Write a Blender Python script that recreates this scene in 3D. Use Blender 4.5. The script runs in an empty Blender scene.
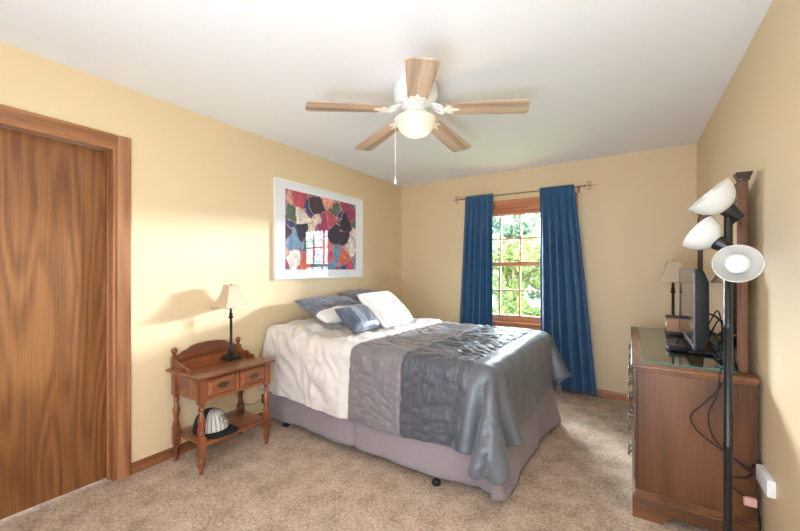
import bpy, bmesh, math, random
import numpy as np
from mathutils import Vector, Matrix, noise

PI = math.pi
sc = bpy.context.scene
COL = sc.collection
R = math.radians

# ------------------------------------------------------------------ camera
cam = bpy.data.objects.new('camera', bpy.data.cameras.new('camera'))
COL.objects.link(cam)
cam.location = (0.0, 0.0, 1.2953)
cam.rotation_euler = (R(90), 0, R(32.64))
cam.data.sensor_width = 36
cam.data.lens = 16.13
cam.data.shift_y = 4.1 / 800
cam.data.clip_start = 0.02
sc.camera = cam

# ------------------------------------------------------------------ light and exposure
sc.view_settings.view_transform = 'Standard'
sc.view_settings.look = 'None'
sc.view_settings.gamma = 1
sc.view_settings.use_curve_mapping = False
sc.view_settings.exposure = 0.34

world = bpy.data.worlds.new('sky')
sc.world = world
world.use_nodes = True
wn = world.node_tree.nodes
bg = wn['Background']
bg.inputs[0].default_value = (0.74, 0.87, 1.0, 1)
bg.inputs[1].default_value = 24.0


def area_light(name, loc, target, sx, sy, power, color=(1, 1, 1)):
    d = bpy.data.lights.new(name, 'AREA')
    d.shape = 'RECTANGLE'
    d.size, d.size_y = sx, sy
    d.energy = power
    d.color = color
    o = bpy.data.objects.new(name, d)
    COL.objects.link(o)
    o.location = loc
    o.rotation_euler = (Vector(target) - Vector(loc)).to_track_quat('-Z', 'Y').to_euler()
    return o


# bright band of low sky that shines in through the window on to the left wall
area_light('bright_sky_band', (1.75, 9.5, 2.50), (-1.07, 4.19, 1.35), 2.1, 0.40, 2700, (0.80, 0.90, 1.0))
area_light('sky_fill_left', (-3.75, 8.2, 3.6), (-0.95, 4.19, 1.6), 2.0, 1.6, 2300, (0.80, 0.90, 1.0))  # added area lamp outside, out of view, to brighten floor and right wall
# portal over the window opening
pl = area_light('window_portal', (-1.065, 4.33, 1.36), (-1.065, 0, 1.36), 1.0, 1.3, 1)
pl.data.cycles.is_portal = True
# soft fill lamps added behind the camera, then the photographer's direct flash
area_light('bounce_fill', (-0.55, -0.45, 0.75), (-0.85, 2.8, 2.44), 1.2, 0.7, 37, (0.66, 0.80, 1.0))  # fill lamp added low, aimed at the ceiling, stands in for bounced flash
area_light('rear_fill_light', (-1.3, -0.48, 1.25), (-1.25, 3, 1.0), 1.6, 1.8, 7, (0.72, 0.86, 1.0))  # added fill facing into the room; the wall behind it is closed
fl = bpy.data.lights.new('camera_flash', 'POINT')
fl.energy = 54
fl.color = (0.74, 0.85, 1.0)
fl.shadow_soft_size = 0.05
flo = bpy.data.objects.new('camera_flash', fl)
COL.objects.link(flo)
flo.location = (-0.02, -0.06, 1.56)


# ------------------------------------------------------------------ materials
def lin(c):
    return tuple(((v / 255) / 12.92 if v / 255 <= 0.04045 else ((v / 255 + 0.055) / 1.055) ** 2.4) for v in c) + (1,)


def new_mat(name):
    m = bpy.data.materials.new(name)
    m.use_nodes = True
    nt = m.node_tree
    return m, nt, nt.nodes['Principled BSDF']


def N(nt, kind, **kw):
    n = nt.nodes.new(kind)
    for k, v in kw.items():
        if hasattr(n, k):
            setattr(n, k, v)
        else:
            n.inputs[k.replace('_', ' ')].default_value = v
    return n


def ramp(nt, src, stops, interp='LINEAR'):
    r = nt.nodes.new('ShaderNodeValToRGB')
    r.color_ramp.interpolation = interp
    e = r.color_ramp.elements
    while len(e) < len(stops):
        e.new(0.5)
    for i, (p, c) in enumerate(stops):
        e[i].position = p
        e[i].color = c
    nt.links.new(src, r.inputs[0])
    return r


def coords(nt, scale=(1, 1, 1), kind='Object', rot=(0, 0, 0)):
    tc = nt.nodes.new('ShaderNodeTexCoord')
    mp = nt.nodes.new('ShaderNodeMapping')
    mp.inputs['Scale'].default_value = scale
    mp.inputs['Rotation'].default_value = rot
    nt.links.new(tc.outputs[kind], mp.inputs[0])
    return mp.outputs[0]


def bump(nt, bsdf, height, strength=0.3, dist=0.01):
    b = nt.nodes.new('ShaderNodeBump')
    b.inputs['Strength'].default_value = strength
    b.inputs['Distance'].default_value = dist
    nt.links.new(height, b.inputs['Height'])
    nt.links.new(b.outputs[0], bsdf.inputs['Normal'])


def plain(name, rgb, rough=0.5, metal=0.0, noise_scale=0, noise_amt=0.06, bump_s=0.0, spec=None, sheen=0):
    m, nt, b = new_mat(name)
    c = lin(rgb)
    b.inputs['Base Color'].default_value = c
    b.inputs['Roughness'].default_value = rough
    b.inputs['Metallic'].default_value = metal
    if spec is not None:
        b.inputs['Specular IOR Level'].default_value = spec
    if sheen:
        b.inputs['Sheen Weight'].default_value = sheen
    ns = noise_scale or 30
    n = N(nt, 'ShaderNodeTexNoise', Scale=ns, Detail=4.0)
    nt.links.new(coords(nt), n.inputs['Vector'])
    lo = tuple(v * (1 - noise_amt) for v in c[:3]) + (1,)
    hi = tuple(min(1, v * (1 + noise_amt)) for v in c[:3]) + (1,)
    r = ramp(nt, n.outputs[0], [(0.3, lo), (0.7, hi)])
    nt.links.new(r.outputs[0], b.inputs['Base Color'])
    if bump_s:
        bump(nt, b, n.outputs[0], bump_s, 0.004)
    return m


def wood(name, dark, mid, light, axis='z', rings=9.0, cross=3.0, along=0.35, rough=0.4, fibre=0.25, coat=0.0, figure=0.2):
    """Contour-line figure stretched along the grain plus fine fibres."""
    m, nt, b = new_mat(name)
    k = {'x': 0, 'y': 1, 'z': 2}[axis]
    s = [cross] * 3
    s[k] = along
    s2 = [140.0] * 3
    s2[k] = 4.0
    n = N(nt, 'ShaderNodeTexNoise', Scale=1.0, Detail=1.5, Roughness=0.45)
    nt.links.new(coords(nt, s), n.inputs['Vector'])
    mul = N(nt, 'ShaderNodeMath', operation='MULTIPLY')
    mul.inputs[1].default_value = rings * 6.28
    nt.links.new(n.outputs[0], mul.inputs[0])
    sn = N(nt, 'ShaderNodeMath', operation='SINE')
    nt.links.new(mul.outputs[0], sn.inputs[0])
    f = N(nt, 'ShaderNodeTexNoise', Scale=1.0, Detail=3.0)
    nt.links.new(coords(nt, s2), f.inputs['Vector'])
    mx = N(nt, 'ShaderNodeMath', operation='MULTIPLY_ADD')
    mx.inputs[1].default_value = figure
    mx.inputs[2].default_value = 0.5 - fibre / 2
    nt.links.new(sn.outputs[0], mx.inputs[0])
    fa = N(nt, 'ShaderNodeMath', operation='MULTIPLY_ADD')
    fa.inputs[1].default_value = fibre
    nt.links.new(f.outputs[0], fa.inputs[0])
    nt.links.new(mx.outputs[0], fa.inputs[2])
    r = ramp(nt, fa.outputs[0], [(0.18, lin(dark)), (0.45, lin(mid)), (0.8, lin(light))])
    nt.links.new(r.outputs[0], b.inputs['Base Color'])
    b.inputs['Roughness'].default_value = rough
    b.inputs['Coat Weight'].default_value = coat
    bump(nt, b, fa.outputs[0], 0.08, 0.002)
    return m


M = {}
# wall paint, ceiling, carpet
m, nt, b = new_mat('tan_wall_paint')
n = N(nt, 'ShaderNodeTexNoise', Scale=140.0, Detail=3.0)
nt.links.new(coords(nt), n.inputs['Vector'])
b.inputs['Base Color'].default_value = lin((224, 200, 160))
b.inputs['Roughness'].default_value = 0.55
bump(nt, b, n.outputs[0], 0.05, 0.002)
M['wall'] = m
M['ceiling'] = plain('white_ceiling_paint', (242, 242, 242), 0.8, noise_scale=120, noise_amt=0.015, bump_s=0.05)

m, nt, b = new_mat('beige_cut_pile_carpet')
v = coords(nt)
n1 = N(nt, 'ShaderNodeTexNoise', Scale=260.0, Detail=2.0, Roughness=0.7)
n2 = N(nt, 'ShaderNodeTexNoise', Scale=7.0, Detail=5.0, Roughness=0.65)
n3 = N(nt, 'ShaderNodeTexNoise', Scale=60.0, Detail=3.0, Roughness=0.7)
for q in (n1, n2, n3):
    nt.links.new(v, q.inputs['Vector'])
mx = N(nt, 'ShaderNodeMix', data_type='FLOAT')
mx.inputs[0].default_value = 0.5
nt.links.new(n1.outputs[0], mx.inputs[2])
nt.links.new(n2.outputs[0], mx.inputs[3])
mx2 = N(nt, 'ShaderNodeMix', data_type='FLOAT')
mx2.inputs[0].default_value = 0.4
nt.links.new(mx.outputs[0], mx2.inputs[2])
nt.links.new(n3.outputs[0], mx2.inputs[3])
r = ramp(nt, mx2.outputs[0], [(0.38, lin((140, 115, 96))), (0.5, lin((198, 173, 150))), (0.62, lin((236, 213, 192)))])
nt.links.new(r.outputs[0], b.inputs['Base Color'])
b.inputs['Roughness'].default_value = 1.0
b.inputs['Specular IOR Level'].default_value = 0.05
bump(nt, b, mx2.outputs[0], 0.9, 0.02)
M['carpet'] = m

M['door'] = wood('oak_door_veneer', (86, 52, 25), (125, 79, 41), (152, 103, 59), 'z', 13.0, 4.5, 0.55, 0.42, 0.55, 0.1, 0.12)
M['casing'] = wood('oak_casing_vertical', (116, 70, 40), (150, 97, 60), (172, 119, 78), 'z', 3.0, 12.0, 0.8, 0.4, 0.4, 0.1)
M['casing_y'] = wood('oak_casing_along_wall', (116, 70, 40), (150, 97, 60), (172, 119, 78), 'y', 3.0, 12.0, 0.8, 0.4, 0.4, 0.1)
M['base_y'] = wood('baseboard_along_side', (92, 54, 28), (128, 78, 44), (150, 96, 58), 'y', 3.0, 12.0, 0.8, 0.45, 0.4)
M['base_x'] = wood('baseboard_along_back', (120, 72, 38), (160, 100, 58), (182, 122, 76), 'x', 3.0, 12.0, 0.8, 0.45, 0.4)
M['win_z'] = wood('window_oak_vertical', (160, 92, 56), (190, 118, 78), (208, 142, 98), 'z', 3.0, 12.0, 0.8, 0.4, 0.4)
M['win_x'] = wood('window_oak_horizontal', (160, 92, 56), (190, 118, 78), (208, 142, 98), 'x', 3.0, 12.0, 0.8, 0.4, 0.4)
M['maple_y'] = wood('maple_stain_across', (88, 44, 24), (126, 68, 38), (152, 92, 54), 'y', 3.0, 9.0, 0.7, 0.3, 0.35, 0.35)
M['maple_z'] = wood('maple_stain_upright', (84, 42, 22), (120, 64, 36), (146, 86, 50), 'z', 3.0, 9.0, 0.7, 0.3, 0.35, 0.35)
M['dresser_z'] = wood('brown_dresser_wood_upright', (60, 36, 18), (92, 56, 31), (118, 76, 46), 'z', 2.6, 3.6, 0.6, 0.55, 0.5, 0.0)
M['dresser_y'] = wood('brown_dresser_wood_along', (68, 41, 22), (100, 62, 36), (126, 83, 52), 'y', 2.6, 5.0, 0.6, 0.42, 0.5, 0.05)
M['dresser_x'] = wood('brown_dresser_wood_across', (68, 41, 22), (100, 62, 36), (126, 83, 52), 'x', 2.6, 5.0, 0.6, 0.5, 0.5, 0.0)
M['blade'] = wood('weathered_oak_blade', (150, 124, 102), (184, 156, 131), (206, 180, 156), 'x', 3.0, 14.0, 1.2, 0.45, 0.45)

M['white_metal'] = plain('white_enamel', (240, 236, 230), 0.3, noise_amt=0.01)
M['white_plastic'] = plain('white_plastic', (236, 234, 230), 0.4, noise_amt=0.01)
M['brass'] = plain('antique_brass', (150, 118, 70), 0.35, 1.0, noise_amt=0.15)
M['bronze'] = plain('dull_bronze', (150, 122, 92), 0.45, 0.6, noise_amt=0.15)
M['pewter'] = plain('dark_pewter_pull', (112, 100, 88), 0.35, 0.85, noise_amt=0.2)
M['black'] = plain('black_satin_paint', (24, 24, 27), 0.35, noise_amt=0.1)
M['black_plastic'] = plain('black_plastic', (18, 18, 21), 0.5, noise_amt=0.1, spec=0.25)
M['bezel'] = plain('grey_bezel', (92, 84, 90), 0.25, noise_amt=0.03)
M['cable'] = plain('black_cable_jacket', (18, 18, 20), 0.55)
M['green_cable'] = plain('green_cable_jacket', (40, 110, 92), 0.5)
M['teal_cable'] = plain('blue_cable_jacket', (60, 120, 140), 0.5)
M['pink'] = plain('pink_tag', (222, 170, 160), 0.5)
M['shade'] = plain('cream_linen_shade', (198, 175, 148), 0.9, noise_scale=200, noise_amt=0.06, bump_s=0.1)
M['lamp_cord'] = plain('brown_lamp_cord', (110, 86, 56), 0.5)
M['white_cloth'] = plain('white_cotton', (240, 236, 230), 0.9, noise_scale=9, noise_amt=0.02, bump_s=0.3)
M['skirt'] = plain('mauve_grey_bed_skirt', (144, 131, 135), 0.85, noise_scale=14, noise_amt=0.04, bump_s=0.25, sheen=0.2)
M['mattress'] = plain('white_mattress_ticking', (225, 222, 216), 0.9)
M['rubber'] = plain('black_castor', (14, 14, 15), 0.5)
M['paper'] = plain('white_mat_board', (240, 240, 240), 0.7, noise_amt=0.01)
M['tan_box'] = plain('tan_card', (176, 132, 96), 0.6)
M['dark_books'] = plain('dark_cover', (46, 38, 38), 0.5)

m, nt, b = new_mat('blue_curtain_cloth')
n = N(nt, 'ShaderNodeTexNoise', Scale=1.0, Detail=4.0)
nt.links.new(coords(nt, (90, 90, 4)), n.inputs['Vector'])
r = ramp(nt, n.outputs[0], [(0.3, lin((22, 66, 104))), (0.7, lin((34, 90, 132)))])
nt.links.new(r.outputs[0], b.inputs['Base Color'])
b.inputs['Roughness'].default_value = 0.65
b.inputs['Sheen Weight'].default_value = 0.25
bump(nt, b, n.outputs[0], 0.15, 0.004)
M['curtain'] = m


def glass_mat(name, tint, fres=1.45, rough=0.0):
    m, nt, b = new_mat(name)
    nt.nodes.remove(b)
    tr = N(nt, 'ShaderNodeBsdfTransparent')
    tr.inputs[0].default_value = tint
    gl = N(nt, 'ShaderNodeBsdfGlossy')
    gl.inputs['Roughness'].default_value = rough
    lw = N(nt, 'ShaderNodeLayerWeight', Blend=0.5)
    pw = N(nt, 'ShaderNodeMath', operation='POWER'); pw.inputs[1].default_value = 5.0
    nt.links.new(lw.outputs['Facing'], pw.inputs[0])
    f0 = ((fres - 1) / (fres + 1)) ** 2
    fr = N(nt, 'ShaderNodeMath', operation='MULTIPLY_ADD')
    fr.inputs[1].default_value = 1 - f0
    fr.inputs[2].default_value = f0
    nt.links.new(pw.outputs[0], fr.inputs[0])
    mix = N(nt, 'ShaderNodeMixShader')
    nt.links.new(fr.outputs[0], mix.inputs[0])
    nt.links.new(tr.outputs[0], mix.inputs[1])
    nt.links.new(gl.outputs[0], mix.inputs[2])
    nt.links.new(mix.outputs[0], nt.nodes['Material Output'].inputs[0])
    return m


M['glass'] = glass_mat('window_glass', (0.97, 0.985, 0.98, 1))
M['picture_glass'] = glass_mat('picture_glass', (1, 1, 1, 1), 1.35)
M['glass_top'] = glass_mat('green_tinted_glass', (0.86, 0.94, 0.91, 1), 1.9)
M['glass_edge'] = plain('green_glass_edge', (70, 150, 150), 0.2)
m, nt, b = new_mat('mirror_silver')
b.inputs['Base Color'].default_value = (0.88, 0.88, 0.87, 1)
b.inputs['Metallic'].default_value = 1
b.inputs['Roughness'].default_value = 0.02
M['mirror'] = m
m, nt, b = new_mat('dark_glossy_screen')
b.inputs['Base Color'].default_value = (0.012, 0.012, 0.014, 1)
b.inputs['Roughness'].default_value = 0.08
b.inputs['IOR'].default_value = 1.6
M['screen'] = m
m, nt, b = new_mat('frosted_white_glass')
b.inputs['Base Color'].default_value = lin((240, 238, 232))
b.inputs['Roughness'].default_value = 0.35
b.inputs['Subsurface Weight'].default_value = 0.0
tl = N(nt, 'ShaderNodeBsdfTranslucent')
tl.inputs[0].default_value = lin((245, 243, 238))
mix = N(nt, 'ShaderNodeMixShader')
mix.inputs[0].default_value = 0.35
nt.links.new(b.outputs[0], mix.inputs[1])
nt.links.new(tl.outputs[0], mix.inputs[2])
nt.links.new(mix.outputs[0], nt.nodes['Material Output'].inputs[0])
M['frosted'] = m
m, nt, b = new_mat('lit_bowl_glass')
b.inputs['Base Color'].default_value = lin((222, 208, 190))
b.inputs['Roughness'].default_value = 0.35
b.inputs['Emission Color'].default_value = (1.0, 0.78, 0.52, 1)
b.inputs['Emission Strength'].default_value = 0.22
M['bowl'] = m
m, nt, b = new_mat('glowing_bulb')
b.inputs['Emission Color'].default_value = (1.0, 0.75, 0.45, 1)
b.inputs['Emission Strength'].default_value = 6
M['bulb_on'] = m


# ------------------------------------------------------------------ mesh helpers
class MB:
    def __init__(self):
        self.bm = bmesh.new()
        self.uv = None

    def _merge(self, t, mat=None):
        if mat is not None:
            bmesh.ops.transform(t, matrix=mat, verts=t.verts)
        me = bpy.data.meshes.new('tmp')
        t.to_mesh(me)
        t.free()
        self.bm.from_mesh(me)
        bpy.data.meshes.remove(me)
        return self

    def box(self, x0, x1, y0, y1, z0, z1, bev=0.0, seg=2, mat=None):
        t = bmesh.new()
        bmesh.ops.create_cube(t, size=1)
        for v in t.verts:
            v.co = Vector(((x0 + x1) / 2 + v.co.x * (x1 - x0), (y0 + y1) / 2 + v.co.y * (y1 - y0), (z0 + z1) / 2 + v.co.z * (z1 - z0)))
        if bev:
            bmesh.ops.bevel(t, geom=t.edges[:], offset=bev, segments=seg, profile=0.6, affect='EDGES')
        return self._merge(t, mat)

    def lathe(self, prof, c=(0, 0, 0), seg=24, mat=None):
        """prof: list of (radius, z)."""
        t = bmesh.new()
        rings = []
        for (r, z) in prof:
            if r < 1e-5:
                rings.append([t.verts.new((c[0], c[1], c[2] + z))])
                continue
            ring = []
            for i in range(seg):
                a = 2 * PI * (i + 0.5) / seg
                rr = r
                ring.append(t.verts.new((c[0] + rr * math.cos(a), c[1] + rr * math.sin(a), c[2] + z)))
            rings.append(ring)
        for a, b_ in zip(rings, rings[1:]):
            if len(a) == 1 and len(b_) == 1:
                continue
            for i in range(seg):
                j = (i + 1) % seg
                if len(a) == 1:
                    t.faces.new((a[0], b_[j], b_[i]))
                elif len(b_) == 1:
                    t.faces.new((a[i], a[j], b_[0]))
                else:
                    t.faces.new((a[i], a[j], b_[j], b_[i]))
        bmesh.ops.recalc_face_normals(t, faces=t.faces)
        return self._merge(t, mat)

    def tube(self, pts, r, seg=8, smooth=0, closed=False, mat=None):
        P = [Vector(p) for p in pts]
        if smooth:
            P = catmull(P, smooth, closed)
        rad = r if callable(r) else (lambda s: r)
        t = bmesh.new()
        n = len(P)
        up = None
        rings = []
        for i, p in enumerate(P):
            a = P[(i - 1) % n] if (closed or i > 0) else p
            b_ = P[(i + 1) % n] if (closed or i < n - 1) else p
            d = (b_ - a).normalized()
            if up is None:
                up = d.orthogonal().normalized()
            up = (up - d * up.dot(d))
            up = up.normalized() if up.length > 1e-6 else d.orthogonal().normalized()
            w = d.cross(up)
            rr = rad(i / max(1, n - 1))
            rings.append([t.verts.new(p + (up * math.cos(2 * PI * k / seg) + w * math.sin(2 * PI * k / seg)) * rr) for k in range(seg)])
        for i in range(n if closed else n - 1):
            a, b_ = rings[i], rings[(i + 1) % n]
            for k in range(seg):
                t.faces.new((a[k], a[(k + 1) % seg], b_[(k + 1) % seg], b_[k]))
        if not closed:
            t.faces.new(rings[0][::-1])
            t.faces.new(rings[-1])
        bmesh.ops.recalc_face_normals(t, faces=t.faces)
        return self._merge(t, mat)

    def prism(self, poly, axis, a0, a1, bev=0.0, mat=None):
        """2D outline extruded along an axis. axis x: (y,z); y: (x,z); z: (x,y)."""
        t = bmesh.new()

        def pt(p, a):
            return {'x': (a, p[0], p[1]), 'y': (p[0], a, p[1]), 'z': (p[0], p[1], a)}[axis]
        A = [t.verts.new(pt(p, a0)) for p in poly]
        B = [t.verts.new(pt(p, a1)) for p in poly]
        fa = t.faces.new(A)
        fb = t.faces.new(B[::-1])
        n = len(poly)
        for i in range(n):
            t.faces.new((A[i], B[i], B[(i + 1) % n], A[(i + 1) % n]))
        bmesh.ops.recalc_face_normals(t, faces=t.faces)
        if bev:
            ed = [e for e in t.edges if (e.verts[0] in A) == (e.verts[1] in A)]
            bmesh.ops.bevel(t, geom=ed, offset=bev, segments=2, profile=0.6, affect='EDGES')
        bmesh.ops.triangulate(t, faces=[f for f in t.faces if len(f.verts) > 4])
        return self._merge(t, mat)

    def grid(self, fn, nu, nv, wrap_u=False, mat=None):
        t = bmesh.new()
        V = [[t.verts.new(fn(i / (nu if wrap_u else nu - 1), j / (nv - 1))) for i in range(nu)] for j in range(nv)]
        for j in range(nv - 1):
            for i in range(nu if wrap_u else nu - 1):
                k = (i + 1) % nu
                t.faces.new((V[j][i], V[j][k], V[j + 1][k], V[j + 1][i]))
        return self._merge(t, mat)

    def build(self, name, mat, parent=None, angle=35, flat=False):
        bm = self.bm
        me = bpy.data.meshes.new(name)
        bm.to_mesh(me)
        bm.free()
        o = bpy.data.objects.new(name, me)
        COL.objects.link(o)
        for mm in (mat if isinstance(mat, (list, tuple)) else [mat]):
            me.materials.append(mm)
        if not flat:
            me.polygons.foreach_set('use_smooth', [True] * len(me.polygons))
            me.set_sharp_from_angle(angle=R(angle))
        if parent is not None:
            o.parent = parent
        return o


def catmull(P, k, closed=False):
    out = []
    n = len(P)
    rng = range(n if closed else n - 1)
    for i in rng:
        p0 = P[(i - 1) % n] if (closed or i > 0) else P[0]
        p1, p2 = P[i], P[(i + 1) % n]
        p3 = P[(i + 2) % n] if (closed or i + 2 < n) else P[-1]
        for s in range(k):
            t = s / k
            out.append(0.5 * ((2 * p1) + (p2 - p0) * t + (2 * p0 - 5 * p1 + 4 * p2 - p3) * t * t + (3 * p1 - p0 - 3 * p2 + p3) * t ** 3))
    if not closed:
        out.append(P[-1])
    return out


def tag(o, label=None, cat=None, group=None, kind=None):
    if label:
        o['label'] = label
    if cat:
        o['category'] = cat
    if group:
        o['group'] = group
    if kind:
        o['kind'] = kind
    return o


def thing(name, label, cat, loc=(0, 0, 0), rz=0.0, group=None):
    o = bpy.data.objects.new(name, None)
    COL.objects.link(o)
    o.location = loc
    o.rotation_euler = (0, 0, rz)
    o.empty_display_size = 0.05
    return tag(o, label, cat, group)


def copy_tree(o, parent=None):
    c = o.copy()
    COL.objects.link(c)
    if parent is not None:
        c.parent = parent
    for ch in list(o.children):
        copy_tree(ch, c)
    return c


def struct(o, label=None, cat=None):
    return tag(o, label, cat, kind='structure')


# ------------------------------------------------------------------ the room
XL, XR, YB, YF, H = -2.659, 0.513, 4.186, -0.60, 2.44
T = 0.14
DY0, DY1, DZ = -0.30, 0.917, 2.05         # door opening in the left wall
WX0, WX1, WZ0, WZ1 = -1.60, -0.53, 0.69, 2.02   # window opening in the back wall

mb = MB(); mb.box(XL - T, XR + T, YF - T, YB + T, -0.12, 0)
struct(mb.build('floor', M['carpet'], flat=True), 'beige cut pile carpet covering the whole floor', 'floor')
mb = MB(); mb.box(XL - T, XR + T, YF - T, YB + T, H, H + 0.12)
struct(mb.build('ceiling', M['ceiling'], flat=True), 'plain white ceiling above the fan', 'ceiling')
mb = MB()
mb.box(XL - T, XL, DY1, YB, 0, H)
mb.box(XL - T, XL, YF, DY0, 0, H)
mb.box(XL - T, XL, DY0, DY1, DZ, H)
struct(mb.build('wall_left', M['wall'], flat=True), 'tan wall on the left with the door and framed print', 'wall')
mb = MB()
mb.box(XL - T, WX0, YB, YB + T, 0, H)
mb.box(WX1, XR + T, YB, YB + T, 0, H)
mb.box(WX0, WX1, YB, YB + T, 0, WZ0)
mb.box(WX0, WX1, YB, YB + T, WZ1, H)
struct(mb.build('wall_back', M['wall'], flat=True), 'tan wall with the window and blue curtains', 'wall')
mb = MB(); mb.box(XR, XR + T, YF, YB, 0, H)
struct(mb.build('wall_right', M['wall'], flat=True), 'tan wall on the right behind the dresser', 'wall')
mb = MB(); mb.box(XL - T, XR + T, YF - T, YF, 0, H)
struct(mb.build('wall_front', M['wall'], flat=True), 'tan wall behind the viewer', 'wall')


def board_profile(h=0.07, t=0.012):
    return [(0, 0), (t, 0), (t, h - 0.018), (t * 0.75, h - 0.008), (t * 0.35, h), (0, h)]


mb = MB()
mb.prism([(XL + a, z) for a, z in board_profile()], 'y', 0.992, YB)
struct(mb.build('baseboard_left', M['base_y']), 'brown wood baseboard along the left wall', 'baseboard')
mb = MB()
mb.prism([(YB - a, z) for a, z in board_profile()], 'x', XL + 0.012, XR)
struct(mb.build('baseboard_back', M['base_x']), 'brown wood baseboard along the window wall', 'baseboard')
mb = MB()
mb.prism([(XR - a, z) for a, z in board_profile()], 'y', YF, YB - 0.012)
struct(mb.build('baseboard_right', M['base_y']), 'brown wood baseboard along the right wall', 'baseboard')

# the oak door and its casing
mb = MB(); mb.box(XL - 0.105, XL - 0.066, DY0 + 0.004, DY1 - 0.022, 0.008, DZ - 0.022, 0.002)
struct(mb.build('door_1', M['door']), 'flat oak veneer door in the left wall', 'door')
cas = [(0, 0), (0.010, 0), (0.013, 0.012), (0.016, 0.020), (0.016, 0.040), (0.019, 0.046), (0.019, 0.066), (0.015, 0.071), (0, 0.071)]
trim = thing('trim_1', 'brown oak casing and jamb around the door', 'door casing', (XL, DY1, 0))
struct(trim)
mb = MB()
mb.prism([(a, w) for a, w in cas], 'z', 0, DZ + 0.071)
mb.build('casing', M['casing'], trim)
mb = MB()
mb.prism([(a, w + DZ) for a, w in cas], 'y', DY0 - DY1, 0.0)
mb.build('head_casing', M['casing_y'], trim)
mb = MB()
mb.prism([(a, DY0 - DY1 - w) for a, w in cas], 'z', 0, DZ + 0.071)
mb.build('casing', M['casing'], trim)
mb = MB()
mb.box(-T, 0.004, -0.020, 0.0, 0, DZ, 0.001)
mb.box(-0.064, -0.050, -0.032, -0.020, 0, DZ - 0.02, 0.001)
mb.box(-T, 0.004, DY0 - DY1, DY0 - DY1 + 0.003, 0, DZ, 0.001)
mb.build('jamb', M['casing'], trim)
mb = MB()
mb.box(-T, 0.004, DY0 - DY1, -0.02, DZ - 0.020, DZ, 0.001)
mb.build('head_jamb', M['casing_y'], trim)

# the window
win = thing('window_1', 'oak double hung window with muntins between the blue curtains', 'window', ((WX0 + WX1) / 2, YB, WZ0))
struct(win)
W2 = (WX1 - WX0) / 2
HZ = WZ1 - WZ0
mb = MB()
for s in (-1, 1):
    mb.box(min(s * W2, s * (W2 + 0.07)), max(s * W2, s * (W2 + 0.07)), -0.016, 0.0, -0.06, HZ + 0.08, 0.004)
mb.build('casing', M['win_z'], win)
mb = MB(); mb.box(-W2 - 0.07, W2 + 0.07, -0.018, 0.0, HZ, HZ + 0.085, 0.005)
mb.build('head_casing', M['win_x'], win)
mb = MB(); mb.box(-W2 - 0.09, W2 + 0.09, -0.035, T, -0.025, 0.0, 0.005)
mb.box(-W2 - 0.07, W2 + 0.07, -0.016, 0.0, -0.06, -0.025, 0.004)
mb.build('sill', M['win_x'], win)
mb = MB()
for s in (-1, 1):
    mb.box(min(s * W2, s * (W2 - 0.03)), max(s * W2, s * (W2 - 0.03)), 0, T, 0, HZ)
mb.build('jamb', M['win_z'], win)
mb = MB(); mb.box(-W2, W2, 0, T, HZ - 0.035, HZ)
mb.build('head_jamb', M['win_x'], win)


def sash(name, y0, z0, z1, low, high):
    xa = W2 - 0.03
    xs = xa - 0.04
    t = 0.03
    m1 = MB()
    m1.box(-xa, -xs, y0, y0 + t, z0, z1, 0.003)
    m1.box(xs, xa, y0, y0 + t, z0, z1, 0.003)
    m1.box(-xs, xs, y0, y0 + t, z0, z0 + low, 0.003)
    m1.box(-xs, xs, y0, y0 + t, z1 - high, z1, 0.003)
    so = m1.build(name, M['win_x'], win)
    m2 = MB()
    for k in (1, 2, 3):
        x = -xs + 2 * xs * k / 4
        m2.box(x - 0.009, x + 0.009, y0 + 0.004, y0 + 0.026, z0 + low, z1 - high, 0.002)
    zm = (z0 + low + z1 - high) / 2
    m2.box(-xs, xs, y0 + 0.003, y0 + 0.027, zm - 0.009, zm + 0.009, 0.002)
    m2.build('muntins', M['win_z'], so)
    m3 = MB()
    m3.box(-xs, xs, y0 + 0.013, y0 + 0.017, z0 + low, z1 - high)
    m3.build('pane', M['glass'], so, flat=True)


sash('upper_sash', 0.062, 0.648, HZ - 0.035, 0.045, 0.05)
sash('lower_sash', 0.025, 0.0, 0.695, 0.075, 0.045)

# ------------------------------------------------------------------ outdoors
m, nt, b = new_mat('mown_grass')
n = N(nt, 'ShaderNodeTexNoise', Scale=6.0, Detail=6.0)
nt.links.new(coords(nt), n.inputs['Vector'])
r = ramp(nt, n.outputs[0], [(0.3, lin((58, 80, 34))), (0.7, lin((90, 108, 54)))])
nt.links.new(r.outputs[0], b.inputs['Base Color'])
b.inputs['Roughness'].default_value = 0.9
M['grass'] = m


def leaf_mat(name, a, c):
    m, nt, b = new_mat(name)
    n = N(nt, 'ShaderNodeTexNoise', Scale=3.0, Detail=4.0)
    nt.links.new(coords(nt), n.inputs['Vector'])
    r = ramp(nt, n.outputs[0], [(0.3, lin(a)), (0.7, lin(c))])
    nt.links.new(r.outputs[0], b.inputs['Base Color'])
    b.inputs['Roughness'].default_value = 0.6
    tl = N(nt, 'ShaderNodeBsdfTranslucent')
    nt.links.new(r.outputs[0], tl.inputs[0])
    mix = N(nt, 'ShaderNodeMixShader')
    mix.inputs[0].default_value = 0.45
    nt.links.new(b.outputs[0], mix.inputs[1])
    nt.links.new(tl.outputs[0], mix.inputs[2])
    nt.links.new(mix.outputs[0], nt.nodes['Material Output'].inputs[0])
    return m


M['leaf_light'] = leaf_mat('light_green_leaves', (80, 96, 46), (132, 148, 80))
M['leaf_dark'] = leaf_mat('dark_green_leaves', (54, 74, 50), (92, 116, 82))
M['bark'] = plain('brown_bark', (92, 74, 56), 0.9, noise_scale=12, noise_amt=0.25)

mb = MB(); mb.box(-14, 10, YB + T, 26, -0.45, -0.35)
struct(mb.build('lawn', M['grass'], flat=True), 'mown lawn outside the window', 'lawn')


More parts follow.
